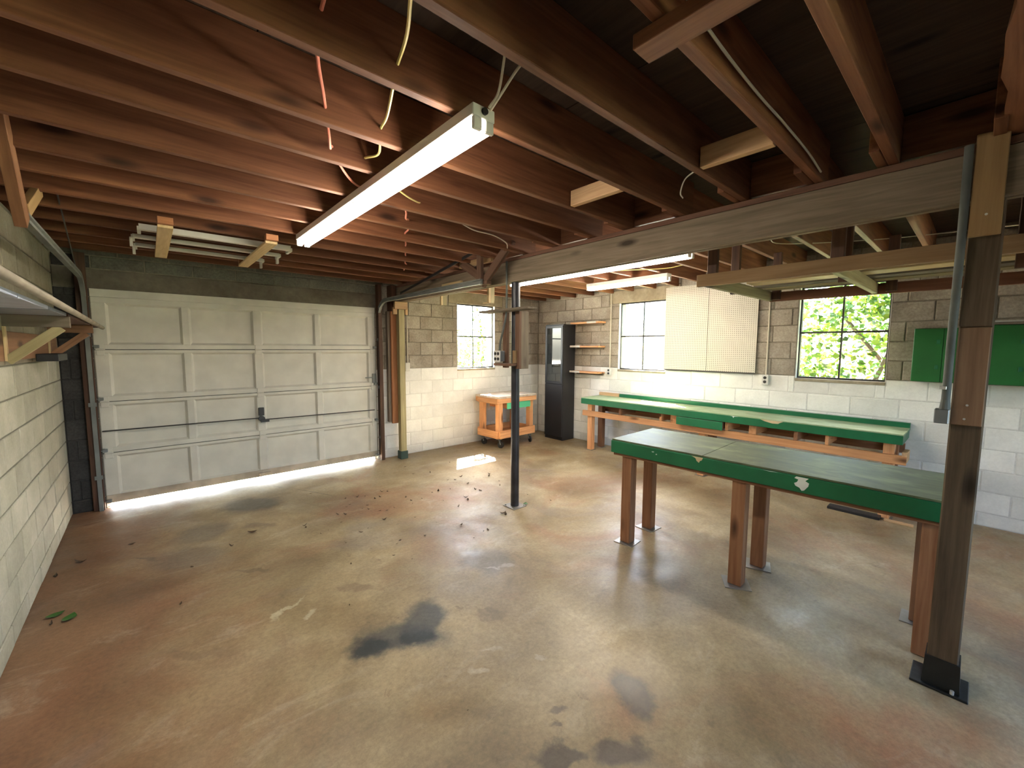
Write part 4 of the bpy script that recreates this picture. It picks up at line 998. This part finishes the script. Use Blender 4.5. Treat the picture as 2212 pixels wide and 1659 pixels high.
# ------------------------------------------------------------------ shelf on the left wall
t = thing('left_wall_shelf', 'bracketed wooden shelf high on the left block wall', 'shelf', (XA + .15, 3.8, 1.6))
obj('ledger', box(XA + .001, XA + .038, 1.6, 5.55, 1.60, 1.775, .003), 'shelfbrown', t)
for (ya, yb, m_) in ((1.5, 2.4, M_BLUE), (2.42, 3.05, M_BLUE), (3.10, 3.66, M_BLUEGREY), (3.72, 5.08, 'jamb'), (5.12, 5.80, 'jamb')):
    obj('shelf_board', box(XA + .002, -.355, ya, yb, 1.868, 1.887, .002), m_ if not isinstance(m_, str) else m_, t)
for yy in (3.70, 5.12):
    obj('arm', box(XA + .04, -.345, yy - .019, yy + .019, 1.80, 1.867, .002), 'shelfbrown' if yy > 4 else 'grey', t)
    board('strut', (-.385, yy, 1.80), (XA + .045, yy, 1.60), .05, .036, 'shelfbrown' if yy > 4 else 'greenpost', t, (0, 0, 1))
    obj('wall_batten', box(XA + .039, XA + .05, yy - .02, yy + .02, 1.60, 1.80, .001), 'palepine', t)
obj('round_pole', cyl((-.325, 1.2, 1.922), (-.325, 5.81, 1.858 + .012), .0175, 14), plain('old_wood_pole', (.27, .235, .185), .7, var=.25), smooth=True, label='long round wooden pole resting along the edge of the left wall shelf', cat='pole')
obj('black_box', box(XA + .04, -.50, 4.55, 5.0, 1.575, 1.63, .003), M_BLACK, label='small black box under the left wall shelf', cat='box')

# ------------------------------------------------------------------ things on the floor
obj('black_tray', box(5.33, 5.45, .56, .98, .001, .03, .004), M_BLACK, label='flat black tray on the floor under the green benches', cat='tray')
obj('wood_offcut', box(5.36, 5.40, .32, .53, .001, .02, .002), 'pine', label='thin wooden offcut on the floor beside the black tray', cat='wood scrap')
def leaf_bm(L, curl, wd=.5):
    bm = bmesh.new(); n_ = 5; rows = []
    for i_ in range(n_ + 1):
        u = i_ / n_; ww = L * wd * .5 * math.sin(math.pi * min(1, u * .92 + .06)) ; x_ = (u - .5) * L
        z_ = curl * L * (abs(u - .5) * 2) ** 2 * .55 + .002
        rows.append([bm.verts.new((x_, -ww, z_ + curl * ww * .9)), bm.verts.new((x_, 0, z_)), bm.verts.new((x_, ww, z_ + curl * ww * .7))])
    for a, b_ in zip(rows, rows[1:]):
        for k in range(2): bm.faces.new((a[k], a[k + 1], b_[k + 1], b_[k]))
    return bm
LV = [(1.327,5.017,0.019),(1.568,4.588,0.022),(1.688,4.552,0.022),(1.763,4.523,0.016),(1.969,4.535,0.029),(2.023,4.5,0.026),(1.881,4.385,0.028),(1.814,4.366,0.022),(1.677,4.241,0.021),(1.54,4.378,0.018),(1.493,4.339,0.015),(1.355,4.197,0.025),(1.41,4.141,0.025),(1.602,4.187,0.012),(1.026,4.13,0.031),(1.023,4.078,0.023),(1.375,3.641,0.028),(1.651,3.76,0.027),(1.571,3.262,0.022),(1.521,3.219,0.014),(1.412,3.051,0.018),(1.165,3.884,0.01),(1.09,3.853,0.01),(1.199,3.528,0.012),(1.457,3.685,0.013),(2.097,4.057,0.027),(2.067,3.971,0.012),(2.481,4.123,0.029),(2.403,4.134,0.019),(2.776,4.818,0.03),(2.579,4.921,0.026),(3.249,5.065,0.02),(3.225,4.823,0.02),(2.864,4.343,0.028),(2.786,4.397,0.021),(2.909,4.13,0.028),(2.992,4.403,0.036),(2.842,3.88,0.026),(2.869,3.817,0.039),(2.609,3.742,0.041),(2.585,3.671,0.034),(3.35,4.26,0.026),(3.287,4.185,0.025),(3.265,3.946,0.021),(3.158,3.804,0.024),(2.284,2.924,0.026),(2.234,2.925,0.015),(2.157,3.17,0.021),(2.088,2.878,0.012),(2.395,3.575,0.026),(1.91,3.623,0.016),(2.215,4.031,0.015),(2.095,4.185,0.016),(1.775,3.975,0.02),(1.864,3.987,0.015),(1.717,4.012,0.02),(2.634,3.122,0.045),(2.628,3.076,0.034),(3.944,4.166,0.016),(4.017,4.294,0.016),(3.199,3.35,0.016),(3.265,3.05,0.018),(1.783,3.198,0.015),(2.009,3.381,0.008),(1.642,4.121,0.02),(1.313,3.983,0.016),(1.495,2.9,0.011),(1.1,3.141,0.013),(2.651,5.298,0.023),(2.365,3.826,0.012),(2.627,4.094,0.016),(-0.482,4.552,0.05),(-0.597,4.375,0.03),(-0.191,4.706,0.032),(0.444,4.1,0.031),(0.627,4.292,0.05),(0.072,3.372,0.018),(0.903,2.629,0.009),(0.166,3.899,0.021),(-0.532,3.626,0.028),(1.03,1.474,0.006)]
lm = []
for k in range(5):
    me = finish(leaf_bm(1.0, (.35, .6, .9, .2, .75)[k], (.5, .4, .55, .6, .3)[k]), 'dry_leaf'); me.materials.append(M_DEADLEAF); lm.append(me)
for i_, (lx, ly, sz) in enumerate(LV):
    o = bpy.data.objects.new('dry_leaf', lm[i_ % 5]); COL.objects.link(o)
    o.location = (lx, ly, .001); o.rotation_euler = (0, 0, rnd.uniform(0, 6.28)); o.scale = (sz * 1.6,) * 3
    lab = {61: 'dark curled leaf cluster lying just in front of the steel pole base', 62: 'flat brown leaf touching the dark leaf cluster in front of the steel pole', 14: 'large curled brown leaf on the floor below the dark oil stain near the garage door',
           71: 'brown leaf on the floor closest to the left block wall, below the garage door corner', 72: 'long thin brown leaf beside the left block wall', 80: 'tiny leaf crumb on the floor nearest the camera'}.get(i_, 'small curled dry brown leaf scattered on the concrete floor')
    tag(o, lab, 'leaf', 'dry leaves on the floor')
for (lx, ly, sz, rz, lab) in ((2.985, 3.16, .07, .8, 'round green leaf on the floor beside the steel pole'), (-.525, 3.735, .085, .3, 'fresh green leaf on the floor touching nearest the left wall'), (-.455, 3.64, .09, 1.2, 'fresh green leaf on the floor, the one further from the left wall')):
    bm = leaf_bm(sz, .25, .75)
    o = obj('green_leaf', bm, M_FRESHLEAF, label=lab, cat='leaf'); o.location = (lx, ly, .001); o.rotation_euler = (0, 0, rz)

# ------------------------------------------------------------------ outside: ground, bushes, vine
obj('ground', box(-30, 40, YB + .07, 60, -.16, -.06), M_OUTGROUND, kind='structure')
obj('ground', box(XC + WT + .02, 40, -40, YB + .06, -.20, -.10), plain('outside_dirt', (.22, .24, .12), .9, bump=.5, bscale=8, var=.3), kind='structure')
def leaves(name, label, cat, blobs, n, size, loc, stems, seed):
    r = random.Random(seed); t = thing(name, label, cat, loc)
    V, F = [], []
    for _ in range(n):
        c, rad = r.choices(blobs, weights=[b_[2] for b_ in blobs])[0][:2]
        while True:
            p = [r.uniform(-1, 1) for _ in range(3)]
            if .25 < sum(q * q for q in p) < 1: break
        p = Vector([c[i_] + p[i_] * rad[i_] for i_ in range(3)]); s = size * r.uniform(.6, 1.3)
        a = Vector((r.gauss(0, 1), r.gauss(0, 1), r.gauss(0, .6))).normalized(); b_ = a.cross(Vector((r.gauss(0, 1), r.gauss(0, 1), r.gauss(0, 1)))).normalized(); nn = a.cross(b_)
        k = len(V)
        for (u, v_, h) in ((-.5, 0, 0), (-.1, .38, .1), (.5, 0, .05), (-.1, -.38, .1), (0, 0, 0)): V.append(tuple(p + a * u * s + b_ * v_ * s + nn * h * s - Vector(loc)))
        F += [(k, k + 1, k + 4), (k + 1, k + 2, k + 4), (k + 2, k + 3, k + 4), (k + 3, k, k + 4)]
    me = bpy.data.meshes.new('foliage'); me.from_pydata(V, [], F); me.materials.append(M_LEAF)
    o = bpy.data.objects.new('foliage', me); COL.objects.link(o); o.parent = t; o['kind'] = 'stuff'
    for pts, rr in stems: obj('stem', tube(pts, rr, 7, 4), M_TRUNK, t, smooth=True)
    return t
leaves('leafy_bush', 'dense sunlit yellow-green bush outside the window near the green cabinets', 'bush',
       [((7.0, .95, 1.6), (.62, 1.1, 1.2), 3), ((7.1, .2, 2.5), (.6, .9, .9), 2), ((6.9, 1.4, .7), (.6, .7, .8), 1), ((7.9, .2, 2.6), (.7, 1.5, 1.6), 3)], 11500, .085, (7.0, .9, -.1),
       [([(7.0, .9, -.1), (7.05, 1.0, .8), (6.95, .7, 1.9)], .03), ([(7.0, .9, -.1), (7.1, .6, 1.0), (7.0, 1.3, 2.2)], .025)], 3)
leaves('sun_blocking_crown', 'leafy tree added out of view to keep sun off the leafy window', 'blocker',  # unseen leaf crown, added to stop sun coming through the leafy window
       [((7.0, 2.55, 4.6), (.85, 1.15, .9), 1)], 2600, .22, (8.3, 3.2, -.1),
       [([(8.3, 3.2, -.1), (8.2, 3.1, 2.0), (7.8, 2.9, 3.6), (7.1, 2.6, 4.6)], .07)], 21)
leaves('leafy_bush', 'light green bush seen low through the window above the cart', 'bush',
       [((4.7, 7.6, .9), (.9, .7, 1.15), 3), ((5.4, 7.8, 1.2), (.6, .6, 1.1), 1)], 3800, .09, (4.7, 7.6, -.1),
       [([(4.7, 7.6, -.1), (4.6, 7.5, .8), (4.9, 7.6, 1.7)], .03)], 5)
leaves('climbing_vine', 'green vine climbing the outside edge of the window above the cart', 'vine',
       [((4.72, 6.24, 1.7), (.10, .09, .55), 1), ((4.60, 6.22, 2.3), (.14, .07, .14), .3), ((4.05, 6.22, 2.25), (.09, .06, .14), .3)], 230, .07, (4.85, 6.25, -.1),
       [([(4.85, 6.25, -.1), (4.82, 6.24, .9), (4.76, 6.24, 1.7), (4.62, 6.22, 2.4)], .008)], 9)
leaves('leafy_branch', 'hanging leafy branch at the pegboard side of the overexposed window', 'branch',
       [((6.4, 3.10, 2.2), (.12, .2, .4), 1), ((6.4, 3.15, 1.75), (.08, .12, .18), .3), ((6.9, 4.3, 3.6), (.4, .5, .3), .5)], 360, .085, (6.45, 2.9, -.1),
       [([(6.45, 2.9, -.1), (6.5, 2.95, 1.0), (6.42, 3.0, 1.9), (6.4, 3.05, 2.5)], .015)], 11)
